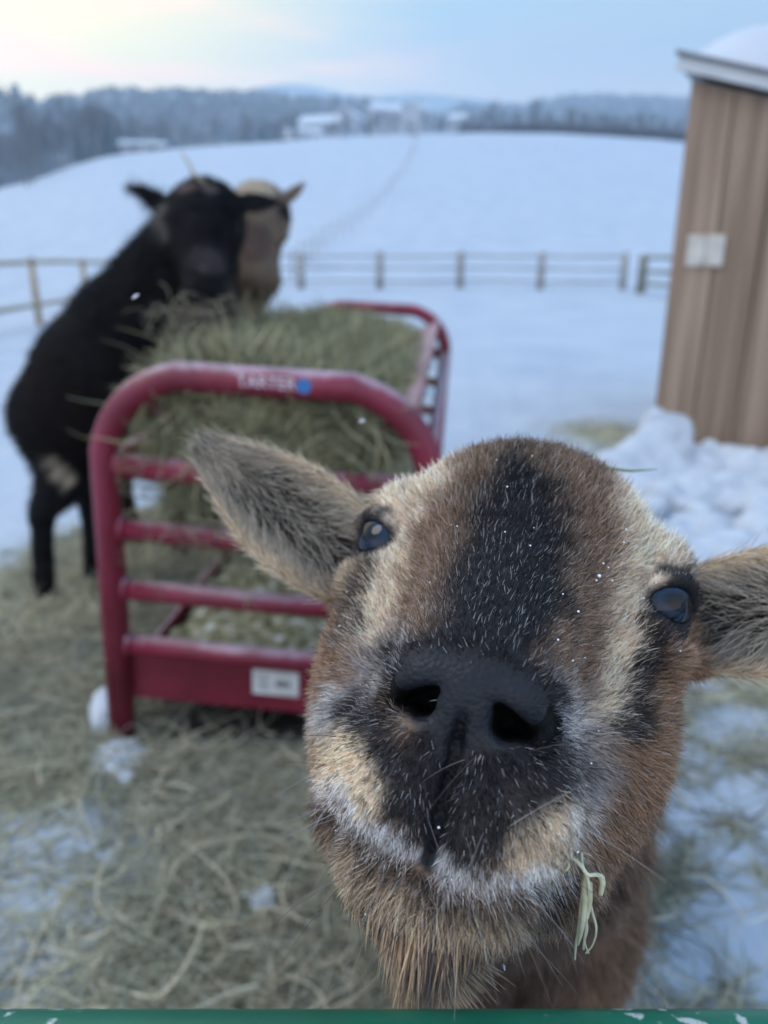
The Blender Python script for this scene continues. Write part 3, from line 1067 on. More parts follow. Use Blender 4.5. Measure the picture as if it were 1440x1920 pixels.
def build_feeder():
    root = empty("hay_feeder")
    root.matrix_world = F_M
    tag(root, "dark red tubular steel hay feeder frosted on top, filled with hay", "feeder")
    W, L, H = F_W, F_L, F_H
    Y = Vector((0, 1, 0))
    def face_text(me, x, y, z, m, nm, parent):
        o = link(nm, me, m, parent, False)
        o.matrix_local = Matrix.Translation((x, y, z)) @ Matrix.Rotation(math.pi / 2, 4, 'X')
        return o
    for y in (0, L):
        bm = bmesh.new()
        pts = fillet([(0, y, -.06), (0, y, H), (W, y, H), (W, y, -.06)], .15, 9)
        add_tube(bm, pts, .0275, 16)
        fr = link("end_frame", bm_mesh("end_frame", bm), M_RED, root)
        for z in (.62, .49, .36, .235):
            bm = bmesh.new()
            add_tube(bm, [(.02, y, z), (W / 2, y, z - .003), (W - .02, y, z)], .0215 if z < .6 else .024, 12)
            link("crossbar", bm_mesh("crossbar", bm), M_RED, fr)
        for x in (0, W):
            for z in (.62, .49, .36, .235):
                bm = bmesh.new()
                s = 1 if x == 0 else -1
                add_tube(bm, [(x + s * .024, y, z), (x + s * .034, y, z)], [.028, .024], 12)
                link("weld", bm_mesh("weld", bm), M_RED, fr)
    # trough under the bars: two ends, two sides, a floor
    bm = bmesh.new()
    add_box(bm, (W / 2, .012, .165), (W - .05, .008, .125), None, .002)
    end = link("trough_end", bm_mesh("trough_end", bm), M_RED, root, False)
    bm = bmesh.new()
    add_box(bm, (W / 2, L - .012, .165), (W - .05, .008, .125), None, .002)
    link("trough_end", bm_mesh("trough_end", bm), M_RED, root, False)
    for x in (.032, W - .032):
        bm = bmesh.new()
        add_box(bm, (x, L / 2, .147), (.008, L - .04, .075), None, .002)
        link("trough_side", bm_mesh("trough_side", bm), M_RED, root, False)
    bm = bmesh.new()
    add_box(bm, (W / 2, L / 2, .112), (W - .076, L - .04, .008))
    link("trough_floor", bm_mesh("trough_floor", bm), M_RED, root, False)
    # sloping side sheets that hold the hay, frosted along the top
    for s, x in ((1, 0), (-1, W)):
        bm = bmesh.new()
        pr = [(x + s * .035, H - .03), (x + s * .105, H - .075), (x + s * .12, H - .09), (x + s * .115, H - .10), (x + s * .03, H - .045)]
        va = [bm.verts.new((a, .03, b)) for a, b in pr]
        vb = [bm.verts.new((a, L - .03, b)) for a, b in pr]
        bm.faces.new(va); bm.faces.new(vb[::-1])
        for k in range(5):
            bm.faces.new((va[k], vb[k], vb[(k + 1) % 5], va[(k + 1) % 5]))
        link("side_sheet", bm_mesh("side_sheet", bm), M_RED, root, False)
        for k in range(11):
            y = .14 + k * (L - .28) / 10
            bm = bmesh.new()
            add_tube(bm, [(x + s * .10, y, H - .085), (x + s * .2, y, H - .2), (x + s * .29, y, H - .27)], .006, 6)
            link("basket_rod", bm_mesh("basket_rod", bm), M_RED, root)
        bm = bmesh.new()
        add_tube(bm, [(x, .0, .62), (x, L / 2, .615), (x, L, .62)], .019, 10)
        link("side_rail", bm_mesh("side_rail", bm), M_RED, root)
    # white data sticker on the trough end, faded maker's lettering on the top tube
    bm = bmesh.new()
    add_box(bm, (.335, .0068, .170), (.098, .0022, .058), None, .0006)
    st = link("sticker", bm_mesh("sticker", bm), M_STICK, root, False)
    bm = bmesh.new()
    bmesh.ops.create_cone(bm, segments=16, radius1=.0075, radius2=.0075, depth=.001, cap_ends=True, matrix=Matrix.Translation((.351, .0054, .170)) @ Matrix.Rotation(math.pi / 2, 4, 'X'))
    link("emblem", bm_mesh("emblem", bm), M_INK, st, False)
    bm = bmesh.new()
    for k, w in enumerate((.026, .020, .024, .016)):
        add_box(bm, (.310, .0054, .186 - k * .010), (w, .001, .0028))
    add_box(bm, (.340, .0054, .170), (.010, .001, .012))
    add_box(bm, (.363, .0054, .170), (.008, .001, .012))
    link("print", bm_mesh("print", bm), M_INK, st, False)
    face_text(text_mesh("TARTER", .030), .320, -.0272, H + .003, M_PALEINK, "lettering", root)
    bm = bmesh.new()
    bmesh.ops.create_cone(bm, segments=20, radius1=.0135, radius2=.0135, depth=.002, cap_ends=True, matrix=Matrix.Translation((.388, -.0268, H + .002)) @ Matrix.Rotation(math.pi / 2, 4, 'X'))
    link("badge", bm_mesh("badge", bm), M_BLUE, root, False)
    return root

FEEDER = build_feeder()

HAYC = np.array([(.56, .48, .34), (.68, .57, .40), (.42, .41, .31), (.80, .67, .50), (.26, .22, .16), (.60, .54, .44), (.88, .79, .64)])
def hay_tint(n, dark=1.0):
    w = np.array([.24, .2, .2, .12, .12, .08, .04])
    return HAYC[rng.choice(len(HAYC), n, p=w)] * rng.uniform(.45, 1.25, (n, 1)) * dark

def hay_strand(p, d, L, bend, k=6):
    """bent stalks starting at p"""
    n = len(p)
    P = np.empty((n, k, 3))
    P[:, 0] = p
    ax = rng.normal(size=(n, 3)) * bend
    d = unit(d)
    for j in range(1, k):
        P[:, j] = P[:, j - 1] + d * (L / (k - 1))[:, None]
        d = unit(d + ax / (k - 1) + rng.normal(size=(n, 3)) * .10)
    return P

M_HAYIN = mat("hay_inside", (.13, .12, .06), .9, nodes=noise_color([(.14, .13, .07), (.34, .31, .18), (.55, .50, .30)], 38, 8, .3, .7, stretch=(1, 2.5, 1.6), bump=1.0, bump_scale=45, dist=.03))

def build_feeder_hay():
    """the heap lying in the basket, in feeder axes (x across, y along, z up)"""
    W, L = F_W, F_L
    nx, ny = 44, 90
    def top(x, y):
        a = .034 * np.exp(-((x - .22) / .20) ** 2) + .03 * np.exp(-((y - .55) / .4) ** 2) * np.exp(-((x - .16) / .2) ** 2)
        q = np.stack([x, y, 0 * x], -1).reshape(-1, 3)
        return .755 - .075 * sstep(1.25, 2.05, y) + a + (.020 * noise(q, 11, 3, 3).reshape(x.shape)) + .012 * np.sin(y * 3.1)
    def bot(x):
        return .50 + 1.9 * (np.abs(x - .29)) ** 2 * 1.4
    th = np.linspace(0, 2 * math.pi, 72, endpoint=False)
    ys = np.concatenate([[.035], np.linspace(.05, L - .05, ny), [L - .035]])
    V = []
    for i, y in enumerate(ys):
        sq = .35 if i in (0, len(ys) - 1) else 1
        c, s = np.cos(th), np.sin(th)
        x = .295 + .225 * np.sign(c) * np.abs(c) ** .55 * (.93 if sq < 1 else 1)
        zt, zb = top(x, np.full_like(x, y)), bot(x)
        mid = (zt + zb) / 2
        z = mid + (zt - zb) / 2 * np.sign(s) * np.abs(s) ** .55 * (1 if sq == 1 else .9)
        q = np.stack([x, np.full_like(x, y), z], 1)
        q[:, 1] += noise(q, 30, 5, 2) * .02
        q[:, 0] += noise(q, 25, 6, 2) * .018
        q[:, 2] += noise(q, 28, 2, 2) * .016
        V.append(q)
    m = len(th)
    V = np.concatenate(V)
    F = [(i * m + k, i * m + (k + 1) % m, (i + 1) * m + (k + 1) % m, (i + 1) * m + k) for i in range(len(ys) - 1) for k in range(m)]
    c0, c1 = len(V), len(V) + 1
    V = np.concatenate([V, [[.295, .02, .65], [.295, L - .02, .65]]])
    e = (len(ys) - 1) * m
    F += [(c0, (k + 1) % m, k, c0) for k in range(m)] + [(c1, e + k, e + (k + 1) % m, c1) for k in range(m)]
    q4 = np.array(F)
    me = bpy.data.meshes.new("hay_mass")
    me.from_pydata([tuple(q) for q in f_w(V)], [], [tuple(dict.fromkeys(f)) for f in F])
    me.update()
    root = empty("hay", f_w((.3, 0, .5)))
    tag(root, "heap of green and tan hay filling the red feeder", "hay", kind="stuff")
    me.transform(Matrix.Translation(-root.location))
    bm = bmesh.new(); bm.from_mesh(me); bmesh.ops.recalc_face_normals(bm, faces=bm.faces); bm.to_mesh(me); bm.free()
    link("hay_mass", me, M_HAYIN, root)
    fq = q4[:len(ys[:-1]) * m]
    vn = normals(V, fq)
    if (vn[:, 2] * (V[:, 2] - .68)).sum() < 0: vn = -vn
    wt = .3 + 1.2 * (vn[:, 2] > -.1) + .9 * (V[:, 1] < .12)
    p, n = scatter(V, fq, vn, 30000, wt)
    near = p[:, 1] < .9
    d = rng.normal(size=(len(p), 3)) * np.array([1, 1, .45]) + n * .35
    Ls = rng.uniform(.05, .15, len(p))
    HP = hay_strand(p - unit(d) * (Ls * .4)[:, None] + n * .004, d, Ls, 1.1, 6)
    # keep stalks inside the ends of the feeder
    HP[..., 1] = np.clip(HP[..., 1], -.03, L + .03)
    # loose stalks hanging through the bars and over the edge
    k = 900
    pp = np.stack([rng.uniform(.08, .52, k), rng.uniform(-.005, .10, k), rng.uniform(.50, .80, k)], 1)
    dd = rng.normal(size=(k, 3)) * np.array([.7, .35, .6]) + np.array([0, -.15, -.5])
    Lk = rng.uniform(.08, .22, k)
    HP2 = hay_strand(pp, dd, Lk, 1.3, 6)
    HP2[..., 1] = np.maximum(HP2[..., 1], -.05)
    A = np.concatenate([HP, HP2])
    strands("hay_stalks", f_w(A.reshape(-1, 3)).reshape(A.shape) - np.array(root.location), .0011 * rng.uniform(.6, 1.5, (len(A), 1)) * np.array([.8, 1, 1, .95, .8, .4]), hay_tint(len(A), .72) * np.array([.90, .97, .80]), M_HAY, root)
    # chaff and snow in the trough
    bm = bmesh.new()
    nx, ny = 10, 50
    vv = [[bm.verts.new(f_w((.045 + .535 * i / nx, .03 + (L - .06) * j / ny, .160 + .016 * math.sin(i * 1.7 + j * .9) + random.uniform(-.012, .02)))) for j in range(ny + 1)] for i in range(nx + 1)]
    for i in range(nx):
        for j in range(ny):
            bm.faces.new((vv[i][j], vv[i + 1][j], vv[i + 1][j + 1], vv[i][j + 1]))
    o = link("trough_hay", bm_mesh("trough_hay", bm), mat("trough_mix", (.2, .2, .15), .9, nodes=noise_color([(.06, .055, .03), (.18, .17, .09), (.30, .28, .18), (.60, .62, .62)], 34, 8, .34, .70)))
    tag(o, "layer of hay and snow lying in the red trough", "hay", kind="stuff")

build_feeder_hay()

# ------------------------------------------------------------------ hay strewn on the ground
def build_ground_hay():
    n0 = 620000
    x = rng.uniform(-1.9, 1.9, n0)
    y = .25 + 4.7 * rng.random(n0) ** 1.25
    c = hay_cover(x, y)
    keep = rng.random(n0) < (1 - under_feeder_shade(x, y) * .96) * c * .46 * (.5 + .5 * (np.abs(x) < y * .75 + .35))
    x, y, c = x[keep], y[keep], c[keep]
    n = len(x)
    z = ground_z(x, y)
    p = np.stack([x, y, z + rng.exponential(.012, n) * c + .002], 1)
    a = rng.uniform(0, 2 * math.pi, n)
    a = a + noise(p, 9, 3, 2) * 1.5
    d = np.stack([np.cos(a), np.sin(a), rng.normal(0, .30, n)], 1)
    L = rng.uniform(.04, .15, n) * (.7 + .5 * c)
    HP = hay_strand(p, d, L, 1.1, 6)
    gz = ground_z(HP[..., 0], HP[..., 1])
    HP[..., 2] = np.maximum(HP[..., 2] * .6 + (gz + .012) * .4, gz + .0015)
    tint = hay_tint(n) * np.array([.95, 1.03, 1.02])
    g = .98 + .3 * noise(p, 4, 8, 2)[:, None]
    # fewer, longer and paler stalks curling on top
    k = 1600
    x2 = rng.uniform(-1.5, 1.2, k * 3); y2 = .45 + 2.8 * rng.random(k * 3) ** 1.3
    ok = rng.random(k * 3) < hay_cover(x2, y2) * .8 * (1 - under_feeder_shade(x2, y2))
    x2, y2 = x2[ok], y2[ok]
    m = len(x2)
    a2 = rng.uniform(0, 6.283, m)
    H2 = hay_strand(np.stack([x2, y2, ground_z(x2, y2) + rng.uniform(.01, .035, m)], 1), np.stack([np.cos(a2), np.sin(a2), rng.normal(.1, .3, m)], 1), rng.uniform(.10, .24, m), 2.8, 6)
    H2[..., 2] = np.maximum(H2[..., 2] * .5 + .5 * (ground_z(H2[..., 0], H2[..., 1]) + .02), ground_z(H2[..., 0], H2[..., 1]) + .003)
    t2 = np.array((.76, .68, .50)) * rng.uniform(.5, 1.1, (m, 1))
    HP = np.concatenate([HP, H2]); n = len(HP)
    rad = .00082 * rng.uniform(.5, 1.7, (n, 1)); rad[-m:] *= 1.3
    o = strands("strewn_hay", HP, rad * np.array([.8, 1, 1, 1, .8, .5]), np.concatenate([tint * g, t2]), M_HAY)
    tag(o, "hay strewn over the ground around the feeder", "hay", kind="stuff")

build_ground_hay()

def lumps(name, label, centres, mtl=None, kind=None, res=.012, flat=1.0, cat="snow", pile=None):
    """small heaps of snow grown together from clods"""
    cs = np.array([c[0] for c in centres]); rs = np.array([c[1] for c in centres])
    lo, hi = (cs - rs[:, None] * 1.3).min(0), (cs + rs[:, None] * 1.3).max(0)
    G = Field(*[np.arange(l - .03, h + .03, res) for l, h in zip(lo, hi)])
    for cc, r in zip(cs, rs):
        G.ell(cc, np.array([r * random.uniform(.85, 1.15), r * random.uniform(.85, 1.15), r * flat * random.uniform(.7, 1.0)]), max(.35 * r, .02))
    X = np.stack(np.meshgrid(*G.a, indexing='ij'), -1).reshape(-1, 3)
    near = np.abs(G.F).ravel() < .05
    w = np.zeros(len(X)); w[near] = noise(X[near], 40, 2, 3) * .008 + noise(X[near], 14, 5, 2) * .012
    G.F += w.reshape(G.F.shape).astype(np.float32)
    v, f = G.mesh()
    o = link(name, mesh_np(name, v, f), mtl or M_SNOWC)
    tag(o, label, cat, kind=kind)
    return o

M_SNOWC = mat("clod_snow", (.83, .86, .90), .75, nodes=noise_color([(.43, .47, .52), (.52, .55, .59)], 9, 8, bump=.6, bump_scale=40, dist=.012))

def build_snow_bits():
    q = at_ground(222, 1395)
    X, Y = float(q[0]), float(q[1])
    rs = random.Random(3)
    C = []
    for k in range(13):
        t = rs.random()
        C.append(((X - .045 + rs.uniform(-.008, .008), Y + .04 + .05 * t, .075 * t * rs.random() ** .5), rs.uniform(.009, .016)))
    for k in range(34):
        C.append(((X + .02 + rs.gauss(0, .022), Y - .07 + rs.gauss(0, .030), rs.uniform(-.004, .014)), rs.uniform(.012, .026)))
    lumps("snow_clump", "white clump of snow heaped against the near left foot of the feeder", C, res=.006, flat=.6)
    q = at_ground(490, 1705)
    C = [((q[0] + rs.gauss(0, .012), q[1] + rs.gauss(0, .010), .012 + rs.uniform(0, .012)), rs.uniform(.007, .013)) for k in range(12)]
    lumps("snow_lump", "small lone lump of snow on the hay left of the brown goat's chin", C, res=.004, flat=.6)

build_snow_bits()
# ------------------------------------------------------------------ goat shed
def build_shed():
    A = at_ground(1218, 845)                      # foot of the far left corner
    top = at_y(1290, 150, A[1])
    Hh = float(top[2])
    x0, y0 = float(A[0]), float(A[1])
    Wd, Dp, rot = 2.6, 2.0, R(-29)
    root = empty("goat_shed", (x0, y0, 0), rot)
    tag(root, "small brown board shed with a snow covered lean-to roof at the right", "shed")
    M_SIDE = mat("brown_siding", (.24, .17, .13), .75, nodes=noise_color([(.165, .108, .070), (.265, .18, .122), (.37, .265, .188)], 2.6, 9, .32, .68, stretch=(7, 7, .22), bump=.25, bump_scale=6, dist=.006))
    drop = .78                                     # roof falls to the right
    hz = lambda x: Hh - drop * x / Wd
    # front wall: vertical boards with a groove at each joint
    bm = bmesh.new()
    n = 13
    for k in range(n):
        a, b = k * Wd / n, (k + 1) * Wd / n
        g = .004
        d = .001 * (k % 3)
        pts = [(a + g, -.2, 0), (b - g, -.2, 0), (b - g, hz(b), 0), (a + g, hz(a), 0)]
        f = [bm.verts.new((x, -d, z)) for x, z, _ in pts]
        r = [bm.verts.new((x, .022, z)) for x, z, _ in pts]
        bm.faces.new(f)
        bm.faces.new(r[::-1])
        for i in range(4):
            bm.faces.new((f[i], r[i], r[(i + 1) % 4], f[(i + 1) % 4]))
    bg = [(0.004, -.2), (Wd - .004, -.2), (Wd - .004, hz(Wd) - .004), (.004, hz(0) - .004)]
    f = [bm.verts.new((x, .024, z)) for x, z in bg]
    r = [bm.verts.new((x, .05, z)) for x, z in bg]
    bm.faces.new(f); bm.faces.new(r[::-1])
    for i in range(4):
        bm.faces.new((f[i], r[i], r[(i + 1) % 4], f[(i + 1) % 4]))
    link("front_wall", bm_mesh("front_wall", bm), M_SIDE, root, False)
    for x, hh in ((.012, Hh), (Wd - .012, hz(Wd))):
        bm = bmesh.new()
        add_box(bm, (x, .05 + Dp / 2, hh / 2 - .1), (.024, Dp - .02, hh + .18))
        link("side_wall", bm_mesh("side_wall", bm), M_SIDE, root, False)
    bm = bmesh.new()
    add_box(bm, (Wd / 2, .05 + Dp, (Hh - drop) / 2 + .1), (Wd - .06, .02, Hh - drop))
    link("back_wall", bm_mesh("back_wall", bm), M_SIDE, root, False)
    ang = math.atan2(drop, Wd)
    rt = Matrix.Rotation(ang, 3, 'Y')
    def slab(nm, c0, size, m, bev, parent=root):
        bm = bmesh.new()
        add_box(bm, (0, 0, 0), size, None, bev)
        for v in bm.verts:
            v.co = rt @ v.co + Vector(c0)
        return link(nm, bm_mesh(nm, bm), m, parent, False)
    Ls = math.hypot(Wd + .3, drop * (Wd + .3) / Wd)
    cx = Wd / 2 + .12
    cz = hz(cx)
    M_TRIM = mat("pale_trim", (.55, .56, .57), .6, nodes=noise_color([(.48, .49, .50), (.62, .63, .64)], 6, 5, stretch=(.4, 4, 4)))
    M_DRIP = mat("metal_edge", (.16, .17, .18), .45, metal=.6)
    rf = slab("roof", (cx, Dp / 2 + .06, cz + .05), (Ls, Dp + .20, .05), M_DRIP, .004)
    slab("fascia", (cx, -.055, cz + .052), (Ls + .06, .024, .060), M_TRIM, .003)
    slab("drip_edge", (cx, -.060, cz + .090), (Ls + .08, .05, .018), M_DRIP, .003)
    # snow lying on the roof, thicker to the middle
    bm = bmesh.new()
    nx, ny = 40, 26
    vv = {}
    for i in range(nx + 1):
        for j in range(ny + 1):
            x = .0 + (Ls - .12) * i / nx
            y = -.02 + (Dp + .14) * j / ny
            e = min(i / nx, 1 - i / nx) * 2
            f_ = min(j / ny, 1 - j / ny) * 2
            h = .22 * (1 - (1 - min(1, e * 4.5)) ** 2.2) * (1 - (1 - min(1, f_ * 7)) ** 2.2) + .012
            vv[i, j] = bm.verts.new((x, y, hz(x) + .084 + h + .01 * math.sin(i * .8 + j)))
    for i in range(nx):
        for j in range(ny):
            bm.faces.new((vv[i, j], vv[i + 1, j], vv[i + 1, j + 1], vv[i, j + 1]))
    link("roof_snow", bm_mesh("roof_snow", bm), M_SNOW, rf)
    # two pale plates side by side on the wall
    M_PLATE = mat("pale_plate", (.62, .62, .58), .6, nodes=noise_color([(.46, .42, .37), (.60, .56, .50)], 14, 6))
    r = ray(1318, 470)                             # where that bearing meets the wall
    c_, s_ = math.cos(rot), math.sin(rot)
    lx = (y0 * r[0] - x0 * r[1]) / (c_ * r[1] - s_ * r[0])
    q = np.array([0, 0, CAM_H]) + r * ((x0 + lx * c_) / r[0])
    for k in (-1, 1):
        bm = bmesh.new()
        add_box(bm, (lx + .012 + k * .044, -.010, float(q[2])), (.084, .012, .145), None, .003)
        link("wall_plate", bm_mesh("wall_plate", bm), M_PLATE, root, False)
    return x0, y0

SHED = build_shed()

def build_snow_bank():
    rs = random.Random(5)
    C = []
    x0, y0 = SHED
    wall_y = lambda x: y0 - (x - x0) * math.tan(R(29)) if x > x0 else y0
    def put(px, py, Y, r):
        q = at_y(px, py, Y)
        C.append(((float(q[0]), Y, float(q[2]) - r * .75), r))
    # the tall clod leaning on the corner, with a smooth toe running forward and left
    for t in np.linspace(0, 1, 12):
        put(1258 - 112 * t, 785 + 75 * t, 3.72 - .35 * t, .085)
        put(1268 - 95 * t, 815 + 75 * t, 3.66 - .35 * t, .09)
        put(1276 - 80 * t, 850 + 60 * t, 3.60 - .35 * t, .09)
    for px, py, r in ((1236, 768, .05), (1260, 772, .05), (1278, 782, .045), (1288, 795, .04), (1225, 780, .05)):
        put(px, py, 3.70, r)
    # rough slope from the wall down towards the goat
    for k in range(460):
        t = rs.random()
        Y = 3.86 - 1.8 * t
        x = .90 + .22 * (Y - 2.1) + rs.random() ** 1.1 * 1.7
        if Y > wall_y(x) - .12: continue
        r = rs.uniform(.035, .095)
        C.append(((x, Y, .035 + .055 * rs.random() - r * .7), r))
    # knobs along its crest against the wall
    for k in range(16):
        x = x0 + .12 + .085 * k
        r = rs.uniform(.04, .065)
        C.append(((x, wall_y(x) - .16, .075 + rs.uniform(-.02, .05) - r * .6), r))
    lumps("snow_bank", "lumpy bank of cleared snow along the foot of the brown shed", C, res=.016)

build_snow_bank()
# ------------------------------------------------------------------ the two goats at the feeder
def quick_goat(name, label, prims, lo, hi, fine, colour, hair_n, hair_len, flow_fn, eyes, eye_r, horns=None):
    fx, fy, fz = fine
    def ax(l, h, a, b):
        return np.concatenate([np.arange(l, a, .013), np.arange(a, b, .0055), np.arange(b, h, .013)])
    G = Field(ax(lo[0], hi[0], *fx), ax(lo[1], hi[1], *fy), ax(lo[2], hi[2], *fz))
    prims(G)
    v, f = G.mesh()
    me = mesh_np(name, v, f)
    attr_mesh(me, colour(v) * .8, np.full(len(v), .8))
    org = np.array([v[:, 0].mean(), v[:, 1].mean(), 0])
    root = empty("goat", org)
    tag(root, label, "goat", "goats in the paddock")
    me.transform(Matrix.Translation(-Vector(org)))
    link("body", me, M_COAT, root)
    vn = normals(v, f)
    p, n = scatter(v, f, vn, hair_n)
    L = hair_len(p) * rng.uniform(.6, 1.3, len(p))
    HP = hair(p, n, flow_fn(p), L, .30, .4, np.tile((0, 0, -.2), (len(p), 1)), 4, .25)
    t = colour(p) * np.clip(rng.normal(1, .35, (len(p), 1)), .4, 2)
    gl = rng.random(len(p)) < .07
    t[gl] = t[gl] * .8 + np.array((.035, .030, .030))  # paler hairs put a sheen into the fur colour
    strands("fur", HP - org, .0006 * np.array([1, .9, .6, .2]), t, M_HAIR, root)
    M_E = mat("far_eye", (.01, .01, .012), .1)
    for e in eyes:
        bm = bmesh.new()
        bmesh.ops.create_uvsphere(bm, u_segments=16, v_segments=10, radius=eye_r)
        o = link("eye", bm_mesh("eye", bm), M_E, root)
        o.location = np.asarray(e) - org
    if horns:
        for pts, rs_ in horns:
            bm = bmesh.new()
            add_tube(bm, [Vector(np.asarray(q) - org) for q in pts], rs_, 10)
            link("horn", bm_mesh("horn", bm), mat("horn", (.12, .10, .085), .6), root)
    return root

def frame_dir(d, up=(0, 0, 1)):
    """axes (side, forward, up) of a head that looks along d"""
    d = unit(np.asarray(d, float))
    s = unit(np.cross(d, up))
    return s, d, np.cross(s, d)

def head(G, top, nose, scale, ears, jaw=1.0, side=None):
    """a goat's head between the crown and the nose; ears = list of (sign, tip)"""
    top, nose = np.asarray(top, float), np.asarray(nose, float)
    d = unit(nose - top)
    s = unit(np.asarray(side, float)); s = unit(s - d * (s @ d))
    b = np.cross(d, s)
    if b[1] > 0: b = -b                                # towards the viewer: the front of the face
    L = np.linalg.norm(nose - top)
    rot = np.stack([s, d, b], 1)
    at = lambda x, t, z: top + s * x * L + d * t * L + b * z * L
    G.ell(at(0, .22, -.10), np.array([.30, .31, .29]) * L, .03, rot)
    G.cone(at(0, .30, .04), at(0, .86, .05), .23 * L, .155 * L, .03)
    G.ell(at(0, .90, .02), np.array([.175, .15, .155]) * L, .02, rot)
    G.cone(at(0, .42, -.22), at(0, .84, -.10), .17 * L, .10 * L, .03)
    for q in (-1, 1):
        G.ell(at(q * .19, .42, -.02), np.array([.09, .12, .10]) * L, .02, rot)
        G.ell(at(q * .055, .97, .11), np.array([.022, .03, .03]) * L, .008, rot, 'sub')
    for sg, tip in ears:
        tip = np.asarray(tip, float)
        r0 = at(sg * .22, .12, -.10)
        ax_ = unit(tip - r0); fr = unit(b - ax_ * (b @ ax_)); wd = np.cross(ax_, fr)
        Le = np.linalg.norm(tip - r0)
        ro = np.stack([ax_, wd, fr], 1)
        G.ell(r0 + ax_ * Le * .38, (Le * .46, Le * .17, .012), .012, ro)
        G.cone(r0 + ax_ * Le * .4, tip, Le * .10, .004, .015)
        G.ell(r0 + ax_ * Le * .5 + fr * .014, (Le * .36, Le * .11, .011), .006, ro, 'sub')
    return at

def build_black_goat():
    TOP, NOSE = at_y(372, 352, 1.97), at_y(398, 575, 1.83)
    store = {}
    def prims(G):
        ch = lambda p, r, k=.05: G.chain(p, r, k)
        ch([(-.905, 2.20, .585), (-.78, 2.11, .69), (-.655, 2.03, .80)], [.138, .152, .145])
        ch([(-.655, 2.03, .82), (-.555, 2.0, .93), (-.475, 2.0, 1.06)], [.125, .100, .078])
        for (hip, stifle, hock, foot) in (((-.925, 2.14, .56), (-.895, 2.10, .42), (-1.030, 2.19, .26), (-1.045, 2.165, .02)), ((-.91, 2.26, .55), (-.86, 2.24, .42), (-.925, 2.31, .25), (-.935, 2.29, .02))):
            ch([hip, stifle], [.118, .075], .05)
            ch([stifle, hock, foot], [.068, .030, .030], .03)
        ch([(-.60, 1.98, .80), (-.545, 1.93, .70), (-.49, 1.93, .83)], [.075, .036, .030], .03)
        ch([(-.60, 2.08, .80), (-.545, 2.11, .71), (-.475, 2.12, .83)], [.075, .036, .030], .03)
        ch([(-.99, 2.24, .66), (-1.02, 2.26, .60)], [.03, .014], .02)
        store['at'] = head(G, TOP, NOSE, 1, [(-1, at_y(243, 345, 1.98)), (1, at_y(528, 378, 2.02))], side=(1, -.12, .05))
        ch([at_y(375, 610, 1.86), at_y(372, 640, 1.87)], [.026, .012], .03)
    def colour(p):
        n1, n2 = noise(p, 22, 2, 2), noise(p, 50, 5, 2)
        c = np.tile((.0105, .0095, .011), (len(p), 1)) * (1 + .5 * n2[:, None])
        def blob(q, r, cc, a=1.0):
            nonlocal c
            m = (1 - sstep(r * .55, r * 1.15, np.linalg.norm(p - np.asarray(q), axis=1) + n1 * r * .3))[:, None] * a
            c = c * (1 - m) + np.array(cc) * m
        blob((-.880, 2.03, .445), .026, (.80, .68, .52))
        blob((-.860, 2.03, .420), .024, (.80, .68, .52))             # tan patch on the thigh
        blob((-.900, 2.04, .472), .026, (.80, .68, .52), .9)
        blob(at_y(300, 405, 1.93), .045, (.22, .20, .17), .8)      # grey streak behind the ear
        blob(at_y(318, 440, 1.92), .04, (.18, .165, .15), .7)
        blob(at_y(352, 350, 1.90), .028, (.20, .14, .12), .8)
        blob(at_y(395, 352, 1.90), .022, (.17, .13, .12), .7)
        blob(at_y(390, 490, 1.83), .043, (.085, .066, .070), .8)
        blob(at_y(330, 560, 1.84), .055, (.10, .082, .045), .7)
        blob(at_y(432, 560, 1.84), .04, (.08, .075, .05), .7)
        blob((-.80, 2.0, .60), .20, (.020, .013, .012), .8)
        return np.clip(c, .004, 1)
    fl = lambda p: unit(np.array([-.75, .25, -.35]) + np.stack([noise(p, 8, 3, 2), noise(p, 8, 6, 2), noise(p, 8, 9, 2)], 1) * .7)
    ln = lambda p: np.where(p[:, 2] > .30, .034, .016) * np.where((p[:, 2] > .93) & (p[:, 0] > -.5), .55, 1)
    s = np.array(TOP)
    quick_goat("black_goat", "black goat with its front feet up on the feeder, face full of hay", prims, (-1.20, 1.62, -.01), (-.20, 2.55, 1.32),
               ((-.64, -.26), (1.74, 2.10), (.80, 1.24)), colour, 60000, ln, fl, [], .012)
    o = [c for c in COL.objects if c.name.startswith("goat")][-1]
    return store['at']

AT_BLACK = build_black_goat()

